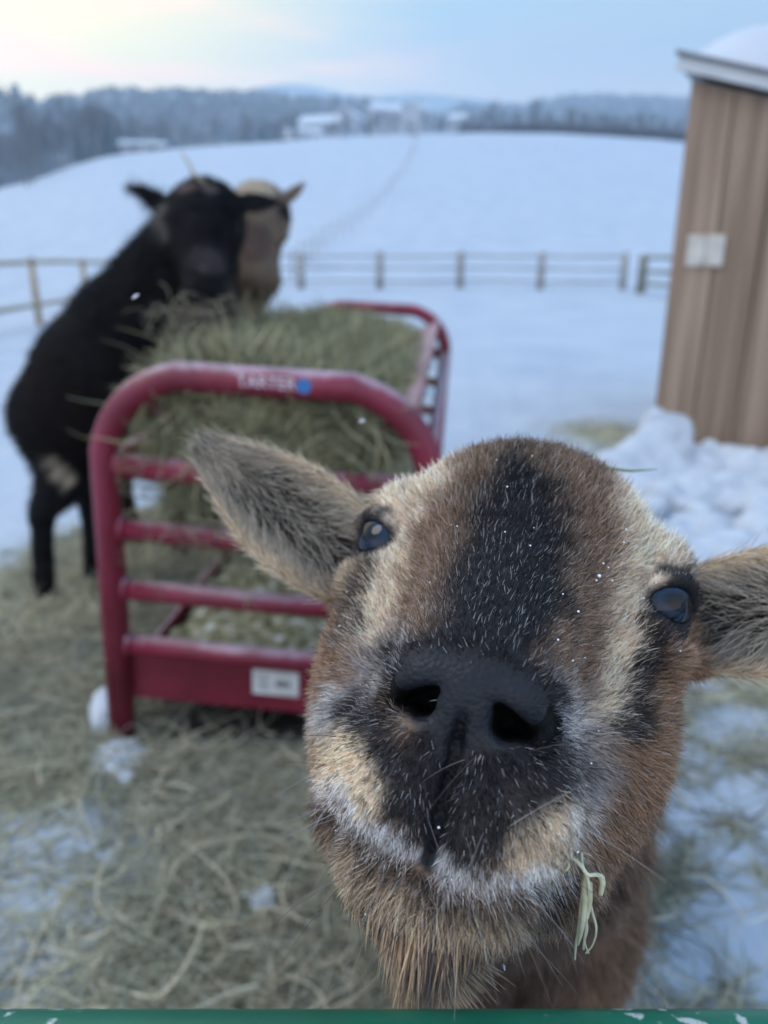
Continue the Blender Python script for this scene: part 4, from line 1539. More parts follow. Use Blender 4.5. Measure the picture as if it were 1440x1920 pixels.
def build_tan_goat():
    TOP, NOSE = at_y(478, 352, 2.34), at_y(492, 545, 2.22)
    store = {}
    def prims(G):
        ch = lambda p, r, k=.05: G.chain(p, r, k)
        ch([(-.93, 2.66, .60), (-.78, 2.58, .70), (-.62, 2.50, .80)], [.14, .16, .14])
        ch([(-.62, 2.48, .83), (-.50, 2.42, .95), (-.40, 2.38, 1.08)], [.12, .095, .075])
        for (hip, stifle, hock, foot) in (((-.90, 2.60, .55), (-.84, 2.55, .42), (-.93, 2.62, .25), (-.90, 2.60, .02)), ((-.84, 2.72, .55), (-.78, 2.70, .42), (-.74, 2.62, .25), (-.715, 2.52, .02))):
            ch([hip, stifle], [.11, .07], .05)
            ch([stifle, hock, foot], [.064, .029, .030], .03)
        ch([(-.57, 2.46, .80), (-.51, 2.42, .70), (-.44, 2.44, .83)], [.07, .035, .03], .03)
        ch([(-.57, 2.56, .80), (-.51, 2.60, .70), (-.43, 2.62, .83)], [.07, .035, .03], .03)
        ch([(-1.0, 2.70, .67), (-1.03, 2.72, .61)], [.03, .014], .02)
        store['at'] = head(G, TOP, NOSE, 1, [(-1, at_y(395, 372, 2.36)), (1, at_y(572, 343, 2.36))], side=(1, -.05, .0))
        ch([at_y(484, 560, 2.26), at_y(478, 612, 2.27)], [.030, .012], .03)
    def colour(p):
        n1, n2 = noise(p, 22, 4, 2), noise(p, 50, 7, 2)
        c = np.tile((.20, .145, .105), (len(p), 1)) * (1 + .3 * n2[:, None])
        def blob(q, r, cc, a=1.0):
            nonlocal c
            m = (1 - sstep(r * .6, r * 1.15, np.linalg.norm(p - np.asarray(q), axis=1) + n1 * r * .25))[:, None] * a
            c = c * (1 - m) + np.array(cc) * m
        at = store['at']
        blob(at_y(470, 340, 2.28), .075, (.44, .35, .25))
        for q in (-1, 1):
            for t in np.linspace(.0, .22, 4):
                blob(at(q * (.10 + t), .28 + .02 * t, .1 - t * .5), .026, (.012, .011, .012))
        blob(at(0, .62, .2), .06, (.11, .07, .06), .8)
        blob(at(.12, .62, .0), .04, (.20, .11, .075), .8)
        blob(at_y(480, 590, 2.26), .05, (.46, .35, .24), .9)
        m = sstep(.42, .30, p[:, 2])[:, None]
        return np.clip(c * (1 - m) + np.array((.016, .014, .014)) * m, .004, 1)
    fl = lambda p: unit(np.array([-.7, .3, -.4]) + np.stack([noise(p, 8, 3, 2), noise(p, 8, 6, 2), noise(p, 8, 9, 2)], 1) * .6)
    ln = lambda p: np.where(p[:, 2] > .30, .026, .010) * np.where((p[:, 2] > .93) & (p[:, 0] > -.5), .5, 1)
    quick_goat("tan_goat", "light brown goat with a black eye stripe, half hidden behind the black goat", prims, (-1.15, 2.05, -.01), (-.10, 2.95, 1.36),
               ((-.56, -.14), (2.14, 2.46), (.84, 1.26)), colour, 36000, ln, fl, [], .012)

build_tan_goat()

def goat_hay():
    """hay hanging from the black goat's mouth and one stalk lying on its crown"""
    n = 170
    c = at_y(375, 592, 1.80)
    p = c + rng.normal(size=(n, 3)) * np.array([.048, .022, .020])
    d = rng.normal(size=(n, 3)) * np.array([1.0, .4, .7]) + np.array([0, -.1, -.25])
    L = rng.uniform(.03, .085, n)
    HP = hay_strand(p, d, L, 2.0, 7)
    o = strands("hay_mouthful", HP, .0009 * rng.uniform(.6, 1.5, (n, 1)) * np.ones(7), hay_tint(n, .6), M_HAY)
    tag(o, "tangle of hay around the black goat's mouth", "hay", kind="stuff")
    q = [at_y(338, 283, 1.94), at_y(352, 302, 1.93), at_y(362, 325, 1.92), at_y(385, 345, 1.90)]
    bm = bmesh.new()
    add_tube(bm, q, [.0015, .003, .004, .003], 6)
    o = link("hay_stalk", bm_mesh("hay_stalk", bm), mat("dry_stalk", (.34, .28, .17), .7))
    tag(o, "single dry stalk standing up on the black goat's crown", "hay stalk")

goat_hay()
# ------------------------------------------------------------------ the curious brown goat in front
def build_brown_goat():
    # frame of the face: nose tip at the origin, Y back along the line of sight, X to the picture's right, Z to the crown
    NP, ND = (880, 1290), 0.215
    yv = unit(ray(*NP))
    roll = R(11)
    xr = np.cross(yv, [0, 0, 1.0]); xr = unit(xr)
    zu = np.cross(xr, yv)
    xh = xr * math.cos(roll) - zu * math.sin(roll)
    zh = xr * math.sin(roll) + zu * math.cos(roll)
    M = np.stack([xh, yv, zh], 1)                  # columns: face axes in the world
    O = at_depth(*NP, ND)
    yaw = R(5)
    H = M @ np.array([[math.cos(yaw), math.sin(yaw), 0], [-math.sin(yaw), math.cos(yaw), 0], [0, 0, 1]])
    to_loc = lambda w: (np.asarray(w, float) - O) @ H
    to_w = lambda p: p @ H.T + O
    D0 = ND * np.linalg.norm(ray(*NP))

    x_in = seglist(-.050, .050, .0015, .0023, -.185, .185)
    def ext(q, lo, hi, coarse):
        q = list(q); s = .0023; x = q[-1]
        while x < hi:
            s = min(s * 1.3, coarse); x += s; q.append(x)
        s = .0023; x = q[0]; pre = []
        while x > lo:
            s = min(s * 1.3, coarse); x -= s; pre.append(x)
        return np.array(pre[::-1] + q)
    xs = ext(x_in, -.32, .42, .011)
    ys = ext(seglist(-.016, .05, .0015, .0023, -.02, .17), -.05, 1.35, .012)
    zs = ext(seglist(-.055, .025, .0015, .0023, -.09, .155), -1.05, .75, .012)
    G = Field(xs, ys, zs)
    c = .01
    def E(p, r, k=.014, rot=None, op='add'):
        G.ell(np.array(p) * c, np.array(r) * c, k, rot, op)
    def Cn(a, b, ra, rb, k=.014, op='add'):
        G.cone(np.array(a) * c, np.array(b) * c, ra * c, rb * c, k, op)

    # --- body, standing behind the head
    B = lambda x, y, z: to_loc((x, y, z))
    def chain(pts, rs, k):
        G.chain([B(*p) for p in pts], rs, k)
    chain([(.076, .335, .795), (.104, .405, .655), (.128, .51, .52)], [.058, .045, .058], .04)
    chain([(.078, .385, .815), (.108, .480, .68), (.125, .60, .53)], [.050, .056, .085], .04)         # crest of the neck      # neck to chest
    chain([(.120, .57, .48), (.125, .78, .45), (.14, 1.04, .47)], [.070, .125, .12], .05)            # barrel
    for sx in (-1, 1):
        chain([(.118 + sx * .050, .54, .44), (.118 + sx * .056, .56, .27), (.118 + sx * .054, .54, .06), (.118 + sx * .054, .53, .015)], [.055, .034, .021, .026], .02)
        chain([(.16 + sx * .065, 1.04, .46), (.16 + sx * .075, .99, .33), (.16 + sx * .072, 1.10, .20), (.16 + sx * .07, 1.08, .015)], [.085, .058, .025, .026], .02)
    chain([(.16, 1.12, .55), (.16, 1.18, .63)], [.03, .02], .02)
    # --- skull and face (centimetres)
    E((0, 13.0, 4.2), (6.1, 6.2, 6.0), .02)
    E((0, 9.6, 5.6), (5.0, 4.2, 4.6), .02)
    Cn((0, 8.0, 4.4), (0, 1.9, 0.75), 3.7, 2.15, .015)
    E((0, 3.6, -1.2), (3.25, 3.6, 3.35), .014)
    E((0, 0.80, 0.25), (1.75, 1.15, 1.35), .010)
    for s in (-1, 1):
        E((s * 1.42, 0.50, 0.12), (.82, .95, .86), .005)          # nostril wing
        E((s * 1.55, 1.5, -3.1), (2.0, 1.75, 2.0), .006)
        E((s * 1.30, .55, -1.50), (.85, .75, .50), .005)           # upper lip
        E((s * 2.1, 2.7, -2.4), (1.45, 2.2, 2.1), .008)
        E((s * 4.1, 10.6, -0.4), (2.9, 5.0, 4.8), .02)              # cheek
        E((s * 5.1, 9.6, 6.3), (1.5, 1.9, 1.2), .010)               # brow
        E((s * 5.3, 8.6, 3.2), (1.4, 1.8, 1.2), .012)
    Cn((0, 4.2, -5.3), (0, 14.5, -4.0), 2.1, 4.0, .02)              # lower jaw
    E((0, 3.0, -5.65), (2.7, 2.3, 1.6), .005)                       # chin
    E((0, 5.6, -6.0), (3.0, 3.4, 1.7), .012)
    for s in (-1, 1):
        E((s * 3.15, 8.2, -3.9), (2.2, 3.6, 3.0), .014)             # jaw
    # --- eye sockets and lids
    EYES = []
    for s in (-1, 1):
        ec = np.array([s * 5.42, 8.75, 4.9])
        EYES.append(ec)
        E(ec + np.array([s * .55, -.55, .0]), (1.25, 1.25, 1.0), .004, op='sub')
        for q in (-1, 1):
            ax = unit(np.array([s * .62, -.78, 0.0]))
            tx = unit(np.array([s * .78, .62, 0.0]))
            pts = []
            for t in np.linspace(-1, 1, 9):
                w = 1.28 * t
                h = (.92 if q > 0 else .90) * (1 - t * t) ** .6 * q
                bul = 1.22 * math.sqrt(max(0, 1 - .82 * t * t - .25 * (1 - t * t)))
                pts.append((ec + tx * w + ax * bul + np.array([0, 0, h])) * c)
            G.chain(pts, [.0021 if q > 0 else .0014] * 9, .0030)
    # --- ears: a leaf shell, scooped towards the front
    EARS = []
    for s in (-1, 1):
        root = np.array([s * 6.2, 12.0, 3.5 if s < 0 else 4.5])
        tip = np.array([s * 16.6, 12.8, 8.1]) if s < 0 else np.array([s * 16.6, 12.6, 8.6])
        ax = unit(tip - root)
        fr = np.array([0.0, -1, 0.10]); fr = unit(fr - ax * (fr @ ax))
        wd = np.cross(ax, fr)
        rot = np.stack([ax, wd, fr], 1)
        Ln = np.linalg.norm(tip - root)
        mid = root + ax * Ln * .50
        E(root + ax * Ln * .43, (Ln * .47, 2.75, 1.0), .006, rot)
        E(root + ax * Ln * .70, (Ln * .37, 1.75, .62), .006, rot)
        E(root + ax * Ln * .46 + fr * .72, (Ln * .44, 2.42, .98), .004, rot, op='sub')
        E(root + ax * Ln * .72 + fr * .55, (Ln * .30, 1.35, .62), .004, rot, op='sub')
        Cn(root - ax * 1.5, root + ax * 2.2 - fr * .3, 2.0, 1.5, .012)
        E(root + ax * 2.2 + fr * .9, (2.8, 1.5, .9), .006, rot, op='sub')
        EARS.append((root, tip, ax, fr, wd, Ln))
    # --- nostrils, the split in the lip, the mouth
    for s in (-1, 1):
        a = R(-30) * s
        rot = np.array([[math.cos(a), 0, -math.sin(a)], [0, 1, 0], [math.sin(a), 0, math.cos(a)]])
        E((s * 1.40, 0.2, -.60), (.78, 1.5, .23), .0035, rot, op='sub')
        E((s * 1.14, 0.25, -.84), (.34, 1.5, .25), .0035, rot, op='sub')
    G.chain(np.array([(0, -.30, -.75), (0, .05, -1.6), (.02, .22, -2.6), (0, .30, -3.6), (0, .6, -4.7)]) * c, [.0012, .0020, .0026, .0028, .0030], .0018, 'sub')
    G.chain(np.array([(-4.2, 4.4, -3.9), (-2.6, 1.4, -4.75), (-1.0, .45, -5.0), (0, .5, -4.85), (1.0, .45, -5.0), (2.6, 1.4, -4.75), (4.2, 4.4, -3.9)]) * c, [.0015, .0022, .0024, .0024, .0024, .0022, .0015], .004, 'sub')
    v, f = G.mesh()
    groove = lambda p: (1 - sstep(.0011, .0030, np.abs(p[:, 0]))) * (p[:, 2] < -.008) * (p[:, 2] > -.052) * (p[:, 1] < .02)

    # --- coat colours: u, v measured over the front of the face
    def uv(p):
        q = (p @ H.T) @ M                            # local -> face axes before the slight turn
        d = (D0 + q[:, 1])
        return np.stack([q[:, 0] * FPX / d, q[:, 2] * FPX / d], 1)
    ca, sa = math.cos(roll), math.sin(roll)
    def P(*pts):
        return np.array([((x - NP[0]) * ca - (NP[1] - y) * sa, (x - NP[0]) * sa + (NP[1] - y) * ca) for x, y in pts])
    RUST, BROWN, DARK, BLACK = np.array((.38, .230, .140)), np.array((.265, .172, .115)), np.array((.085, .064, .056)), np.array((.019, .018, .020))
    TAN, PALE, WHITE, GREY = np.array((.84, .65, .45)), np.array((.95, .75, .56)), np.array((.90, .88, .86)), np.array((.34, .30, .28))
    def coat(p, jit=None):
        u = uv(p)
        n1 = noise(p, 260, 1, 2)
        n2 = noise(p, 700, 2, 2)
        uw = u + np.stack([n1, noise(p, 260, 3, 2)], 1) * 13
        if jit is not None: uw = uw + jit
        col = np.tile(BROWN, (len(p), 1))
        def mix(c_, m):
            nonlocal col
            m = np.clip(m, 0, 1)[:, None]
            col = col * (1 - m) + c_ * m
        def line(pts, w, soft, c_, amt=1.0, gate=None):
            m = (1 - sstep(w - soft, w + soft, pdist(uw, P(*pts)))) * amt
            mix(c_, m if gate is None else m * gate)
        face = 1 - sstep(.150, .175, p[:, 1])
        ear = np.zeros(len(p))
        for (root, tip, ax, fr, wd, Ln) in EARS:
            q = p / c - root
            ear = np.maximum(ear, sstep(.8, 1.6, q @ ax) * (np.abs(p[:, 1] / c - 12.3) < 4))
        front = face * (1 - ear)
        mix(RUST, sstep(-.2, .6, n1) * .45)
        # body: darker stripe down the chest
        w = p @ H.T + O
        body = 1 - face
        mix(DARK, body * (1 - sstep(.032, .070, np.abs(w[:, 0] - (.105 - .03 * sstep(.5, .78, w[:, 2])) + n1 * .012))) * .85)
        mix(BROWN * .8, body * sstep(.2, .5, n2) * .5)
        # cheeks
        line([(620, 1200), (610, 1350), (620, 1500)], 55, 30, RUST, .9, front)
        line([(1240, 1230), (1200, 1450), (1120, 1620)], 75, 40, RUST, .9, front)
        line([(1275, 1150), (1262, 1260)], 22, 15, RUST * 1.1, .8, front)
        # pale stripes from the crown past the eyes
        line([(785, 880), (735, 935)], 66, 30, PALE, 1.0, front)
        line([(720, 990), (728, 1080), (705, 1190)], 40, 18, PALE, 1.0, front)
        line([(1180, 940), (1215, 1025)], 58, 30, PALE, 1.0, front)
        line([(1185, 1040), (1145, 1130), (1135, 1250), (1110, 1330)], 46, 18, PALE, 1.0, front)
        line([(640, 1075), (652, 1140)], 20, 14, TAN * .8, .8, front)
        # dark bars under the eyes
        line([(690, 1070), (668, 1150), (655, 1215)], 27, 15, DARK * .9, .95, front)
        line([(1215, 1140), (1180, 1230), (1150, 1330)], 38, 18, BLACK * 1.3, .95, front)
        line([(1262, 1085), (1290, 1110)], 18, 12, DARK, .8, front)
        # crown and brown bands beside the blaze
        line([(840, 805), (950, 800), (1100, 850)], 46, 26, BROWN * .62, .9, front)
        line([(870, 880), (800, 1010), (785, 1120), (775, 1170)], 34, 30, BROWN * 1.1, .9, front)
        line([(1060, 890), (1110, 1000), (1090, 1150), (1080, 1260)], 40, 26, BROWN * 1.15, .9, front)
        # the dark blaze
        line([(952, 868), (958, 905)], 26, 22, BLACK, .95, front)
        line([(958, 915), (962, 950)], 52, 26, BLACK * 1.1, .95, front)
        line([(960, 985), (957, 1040), (945, 1090)], 104, 44, BLACK * 1.25, .97, front)
        line([(945, 1100), (925, 1150)], 98, 44, BLACK * 1.4, .95, front)
        line([(925, 1140), (900, 1230)], 100, 44, BLACK * 1.5, .95, front)
        # the pale stripes run on down the sides of the nose
        line([(716, 1020), (724, 1085), (706, 1165), (690, 1215)], 27, 16, PALE, .95, front)
        line([(1192, 1030), (1152, 1130), (1138, 1240), (1120, 1300)], 25, 18, PALE, .95, front)
        # muzzle
        line([(740, 1230), (690, 1300), (650, 1360)], 40, 26, GREY * 1.5, .85, front)
        line([(1035, 1290), (1080, 1360), (1090, 1450)], 34, 26, GREY * 1.7, .75, front)
        line([(640, 1330), (628, 1370)], 22, 14, WHITE, .7, front)
        line([(1048, 1330), (1052, 1350)], 14, 10, WHITE, .8, front)
        line([(690, 1370), (740, 1440), (800, 1500)], 58, 24, BLACK * 1.5, .95, front)
        line([(1010, 1420), (930, 1480), (880, 1520)], 78, 28, BLACK * 1.5, .95, front)
        line([(790, 1270), (980, 1310), (900, 1400), (850, 1400)], 75, 22, BLACK * 1.3, .97, front)
        line([(650, 1420), (690, 1470)], 42, 22, TAN * 1.05, .95, front)
        line([(1050, 1500), (1000, 1560)], 38, 24, TAN * .95, .85, front)
        line([(632, 1470), (690, 1530), (770, 1575), (812, 1585)], 14, 14, WHITE, .78, front)
        line([(835, 1590), (900, 1610), (980, 1612), (1050, 1585)], 15, 16, WHITE, .80, front)
        line([(1085, 1470), (1070, 1540)], 16, 14, WHITE * .8, .6, front)
        # below the mouth
        line([(620, 1510), (700, 1575), (790, 1625), (900, 1655), (1000, 1650), (1075, 1600)], 13, 10, DARK * .7, .9, front)  # shade under the lip painted into the coat
        line([(650, 1600), (760, 1680), (880, 1710), (1000, 1700)], 42, 26, TAN * .62, .9, front)
        line([(760, 1690), (840, 1720)], 30, 20, TAN * .95, .6, front)
        line([(700, 1770), (900, 1790), (1040, 1740)], 34, 22, DARK * 1.3, .8, front)
        ed_ = np.min([np.linalg.norm(p / c - (e + np.array([np.sign(e[0]) * .45, -.55, 0])), axis=1) for e in EYES], axis=0)
        mix(BLACK, (1 - sstep(1.15, 1.62, ed_ + .25 * n1)) * .95)
        # ears
        for (root, tip, ax, fr, wd, Ln) in EARS:
            q = p / c - root
            t = q @ ax
            on = (ear > 0) & (np.sign(p[:, 0]) == np.sign(root[0]))
            on = on * ear
            hw = 2.75 * np.sqrt(np.clip(1 - ((t / Ln - .43) / .58) ** 2, .05, 1))
            mid = np.abs(q @ wd) / hw * 2.4
            depth = q @ fr
            inner = on * (1 - sstep(1.85, 2.15, mid)) * sstep(-1.0, -.5, depth)
            mix(BROWN * 1.15, on)
            mix(np.array((.40, .34, .27)), inner * .95)
            mix(np.array((.034, .029, .026)), inner * (1 - sstep(.75, 1.45, np.abs(mid - .2) + .4 * n1)) * (1 - sstep(Ln * .66, Ln * .9, t)))
            mix(TAN * .95, on * sstep(1.85, 2.1, mid) * sstep(-.9, -.5, depth) * .9)
            mix(DARK, on * sstep(Ln * .9, Ln * 1.02, t))
        return np.clip(col * (1 + .16 * n2[:, None]), .004, .95)
    # bare skin of the nose; wet parts gloss
    def nose_mask(p):
        u = uv(p)
        m = 1 - sstep(14, 64, pdist(u, P((800, 1272), (880, 1284), (965, 1306))))
        m = np.maximum(m, (1 - sstep(26, 50, pdist(u, P((866, 1330), (860, 1370))))))
        m = np.maximum(m, (1 - sstep(9, 22, pdist(u, P((856, 1380), (850, 1430), (836, 1510), (818, 1585))))))
        m = np.maximum(m, 1 - sstep(24, 38, pdist(u, P((772, 1300), (800, 1335)))))
        m = np.maximum(m, 1 - sstep(26, 40, pdist(u, P((930, 1355), (1002, 1345)))))
        return m * (1 - sstep(.02, .035, p[:, 1]))
    nm = nose_mask(v)
    cc = coat(v) * .75
    cc = cc * (1 - nm[:, None]) + np.array((.017, .018, .022)) * nm[:, None]
    cc *= (1 - .75 * groove(v))[:, None]  # split of the lip painted darker to deepen its shade
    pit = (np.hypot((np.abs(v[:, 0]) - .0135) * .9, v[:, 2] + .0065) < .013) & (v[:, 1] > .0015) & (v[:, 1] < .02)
    cc[pit] = .003  # nostril hollows painted near black, shade put into the colour
    me = mesh_np("goat_body", to_w(v), f)
    attr_mesh(me, cc, .75 - .36 * nm + .3 * pit)
    root = empty("goat", (.10, .60, 0))
    tag(root, "brown goat with a dark blaze, its raised nose close to the camera", "goat", "goats in the paddock")
    inv = np.array([.10, .60, 0])
    me.transform(Matrix.Translation(-Vector(inv)))
    link("body", me, M_COAT, root)

    # --- eyes
    def eye_nodes(nt, b):
        N, L = nt.nodes.new, nt.links.new
        tc = N("ShaderNodeTexCoord")
        sp = N("ShaderNodeSeparateXYZ")
        L(tc.outputs["Object"], sp.inputs[0])
        # horizontal slot pupil; blue ring paints a sky reflection into the dark iris (object space: Z looks out, X along the slot)
        mx = N("ShaderNodeMath"); mx.operation = 'MULTIPLY'; L(sp.outputs[0], mx.inputs[0]); mx.inputs[1].default_value = .52
        cb = N("ShaderNodeCombineXYZ"); L(mx.outputs[0], cb.inputs[0]); L(sp.outputs[1], cb.inputs[1])
        ln = N("ShaderNodeVectorMath"); ln.operation = 'LENGTH'; L(cb.outputs[0], ln.inputs[0])
        r = N("ShaderNodeValToRGB")
        e = r.color_ramp.elements
        e[0].position, e[0].color = .25, (.002, .0025, .004, 1)
        e[1].position, e[1].color = .62, (.008, .006, .006, 1)
        k = e.new(.36); k.color = (.008, .019, .040, 1)
        m = N("ShaderNodeMath"); m.operation = 'MULTIPLY'; L(ln.outputs["Value"], m.inputs[0]); m.inputs[1].default_value = 80
        L(m.outputs[0], r.inputs[0])
        L(r.outputs[0], b.inputs["Base Color"])
    M_EYE = mat("eye", (.02, .02, .03), .04, spec=.38, nodes=eye_nodes)
    for i, ec in enumerate(EYES):
        s = np.sign(ec[0])
        bm = bmesh.new()
        bmesh.ops.create_uvsphere(bm, u_segments=32, v_segments=20, radius=.0128)
        em = bm_mesh("eye", bm)
        o = link("eye", em, M_EYE, root)
        z = H @ unit(np.array([s * .62, -.78, 0.06]))
        x = H @ unit(np.array([s * .78, .62, 0.0]))
        y = np.cross(z, x)
        mm = np.eye(4)
        mm[:3, 0], mm[:3, 1], mm[:3, 2] = x, y, z
        mm[:3, 3] = to_w(ec * c) - inv
        o.matrix_local = Matrix(mm.tolist())

    # --- fur
    vn = normals(v, f)
    up_l = H.T @ np.array([0, 0, 1.0])               # world up in face axes
    def flow(p, n):
        """the way the coat lies: up and away from the nose, down and back on jaw and body"""
        s = sstep(-.03, .02, p[:, 2])[:, None]
        away = unit(p - np.array([0, .004, -.004]))
        top = away * .8 + np.array([0, .3, .5])
        low = away * .9 + np.array([0, .1, -.5])
        return unit(top * s + low * (1 - s) + np.stack([noise(p, 55, 4, 2), noise(p, 55, 6, 2), noise(p, 55, 8, 2)], 1) * .25 + np.stack([noise(p, 420, 1, 2), noise(p, 420, 3, 2), noise(p, 420, 6, 2)], 1) * .32)
    earw = np.zeros(len(v))
    inner_v = np.zeros(len(v))
    for (rt, tip, ax, fr, wd, Ln) in EARS:
        q = v / c - rt
        e = sstep(.5, 1.5, q @ ax) * (np.abs(v[:, 1] / c - 12.3) < 4) * (np.sign(v[:, 0]) == np.sign(rt[0]))
        earw = np.maximum(earw, e)
    dist_face = np.linalg.norm(v - np.array([0, .06, 0]), axis=1)
    eyed = np.min([np.linalg.norm(v / c - (e + np.array([np.sign(e[0]) * .5, -.7, 0])), axis=1) for e in EYES], axis=0)
    wgt = np.where(v[:, 1] < .20, 1.0, .10)
    wgt *= np.where(vn[:, 1] < .55, 1, .25)           # fewer on the hidden far side of the head
    wgt *= (1 - nm) * sstep(1.0, 1.25, eyed)
    u_all = uv(v)
    # face coat
    N_FACE = 600000
    p, n = scatter(v, f, vn, N_FACE, wgt)
    u = uv(p)
    e_d = np.min([np.linalg.norm(p / c - (e + np.array([np.sign(e[0]) * .5, -.7, 0])), axis=1) for e in EYES], axis=0)
    y = p[:, 1]
    L = .0034 + .0045 * sstep(.02, .10, y) + .005 * sstep(.10, .16, y)
    muzz = 1 - sstep(.03, .06, y)
    chin = sstep(-.045, -.058, p[:, 2]) * (y < .13)
    L += .003 * chin
    L *= .35 + .65 * sstep(1.1, 2.3, e_d)
    L *= 1 - .55 * nose_mask(p)
    ear_p = np.zeros(len(p)); inn = np.zeros(len(p))
    for (rt, tip, ax, fr, wd, Ln) in EARS:
        q = p / c - rt
        e = sstep(.5, 1.5, q @ ax) * (np.abs(y / c - 12.3) < 4) * (np.sign(p[:, 0]) == np.sign(rt[0]))
        ear_p = np.maximum(ear_p, e)
        inn = np.maximum(inn, e * (n @ fr > .1))
    L = L * (1 - ear_p) + (.0022 + .0046 * inn) * ear_p
    L += .012 * sstep(.17, .25, y)
    L *= rng.uniform(.65, 1.25, len(p))
    fl = flow(p, n)
    for (rt, tip, ax, fr, wd, Ln) in EARS:
        m = (ear_p > .5) & (np.sign(p[:, 0]) == np.sign(rt[0]))
        q = p / c - rt
        side = np.clip((q @ wd) / 2.3, -1, 1)
        fl[m] = unit(ax * .75 - side[m][:, None] * wd * .7 * (inn[m][:, None]) + fr * .1)
    w_body = sstep(.16, .22, y)[:, None]
    fl = unit(fl * (1 - w_body) + (-up_l * 1.0 + np.array([0, .3, 0])) * w_body)
    lift = .34 + .14 * chin + .05 * muzz - .14 * ear_p
    tint = coat(p, rng.normal(size=(len(p), 2)) * 10)
    br = rng.normal(1, .26, len(p))[:, None]
    tint = tint * np.clip(br, .45, 1.7)
    frost = rng.random(len(p))
    grey = (frost < .065) & (y < .10) & (ear_p < .2)
    tint[grey] = tint[grey] * .3 + np.array((.5, .48, .46)) * .7
    blk = (frost > .86)
    tint[blk] *= .35
    lt = (frost > .5) & (frost < .62)
    tint[lt] = tint[lt] * 1.5 + .03
    li = (inn > .5) & (rng.random(len(p)) < .13)
    tint[li] = np.array((.62, .53, .42)) * rng.uniform(.5, 1.15, (li.sum(), 1))
    L[li] *= 2.0
    ok = rng.random(len(p)) > np.clip(nose_mask(p) * 1.25 + groove(p), 0, 1)
    p, n, L, fl, lift, tint = p[ok], n[ok], L[ok], fl[ok], lift[ok], tint[ok]
    grav = np.tile(-up_l * .12, (len(p), 1))
    HP = hair(p, n, fl, L, lift, .35, grav, 4)
    prof = np.array([1.0, .9, .65, .2])
    rad = np.where(p[:, 1] > .2, .00035, .000125)[:, None] * rng.uniform(.7, 1.3, (len(p), 1)) * prof
    strands("fur", to_w(HP.reshape(-1, 3)).reshape(HP.shape) - inv, rad, tint, M_HAIR, root)
    # beard: long hairs under the chin, hanging
    m = (v[:, 2] < -.060) & (v[:, 1] > .005) & (v[:, 1] < .10) & (np.abs(v[:, 0]) < .034)
    wb = np.where(m, 1.0, 0) * (.18 + np.exp(-((v[:, 0] - .001) / .011) ** 2) * np.exp(-((v[:, 1] - .028) / .024) ** 2))
    p, n = scatter(v, f, vn, 22000, wb)
    cen = np.exp(-((p[:, 0] - .001) / .010) ** 2) * np.exp(-((p[:, 1] - .028) / .022) ** 2)
    L = (.013 + .034 * cen) * rng.uniform(.6, 1.2, len(p))
    target = np.array([.006, .028, -.125])
    fl = unit(unit(target - p) * .8 - up_l * .8)
    HP = hair(p, n, fl, L, .12, .5, np.tile(-up_l * .6, (len(p), 1)), 6, .10)
    tb = np.where(rng.random(len(p))[:, None] < .25 + .75 * cen[:, None], np.array((.72, .51, .33)), DARK * 2.2) * rng.uniform(.6, 1.3, (len(p), 1))
    strands("beard", to_w(HP.reshape(-1, 3)).reshape(HP.shape) - inv, .00016 * np.array([1, 1, .9, .7, .5, .2]), tb, M_HAIR, root)
    # long feelers on lips and chin
    wq = np.where((v[:, 1] < .05) & (v[:, 2] < .0) & (nm < .3), 1.0, 0)
    p, n = scatter(v, f, vn, 110, wq)
    HP = hair(p, n, flow(p, n), rng.uniform(.014, .034, len(p)), .75, .2, np.tile(-up_l * .1, (len(p), 1)), 5, .25)
    strands("whiskers", to_w(HP.reshape(-1, 3)).reshape(HP.shape) - inv, .00009 * np.array([1, .9, .7, .5, .2]), np.tile((.35, .32, .30), (len(p), 1)) * rng.uniform(.1, 1.2, (len(p), 1)), M_HAIR, root)
    # crumbs of snow caught in the coat
    p, n = scatter(v, f, vn, 55, np.where((v[:, 1] < .08) & (vn[:, 1] < -.1) & (np.hypot(np.abs(v[:, 0]) - .014, v[:, 2] + .006) > .016), 1.0, 0))
    bm = bmesh.new()
    for q, nn in zip(to_w(p + n * .0035) - inv, n):
        r = .00026 * random.uniform(.5, 1.5) * (1.8 if random.random() < .08 else 1)
        bmesh.ops.create_icosphere(bm, subdivisions=1, radius=r, matrix=Matrix.Translation(q))
    o = link("snow_crumbs", bm_mesh("snow_crumbs", bm), mat("snow_crumb", (.85, .88, .92), .6), root)
    o["kind"] = "stuff"
    return dict(H=H, O=O, to_w=to_w, uv=uv)

GOAT = build_brown_goat()
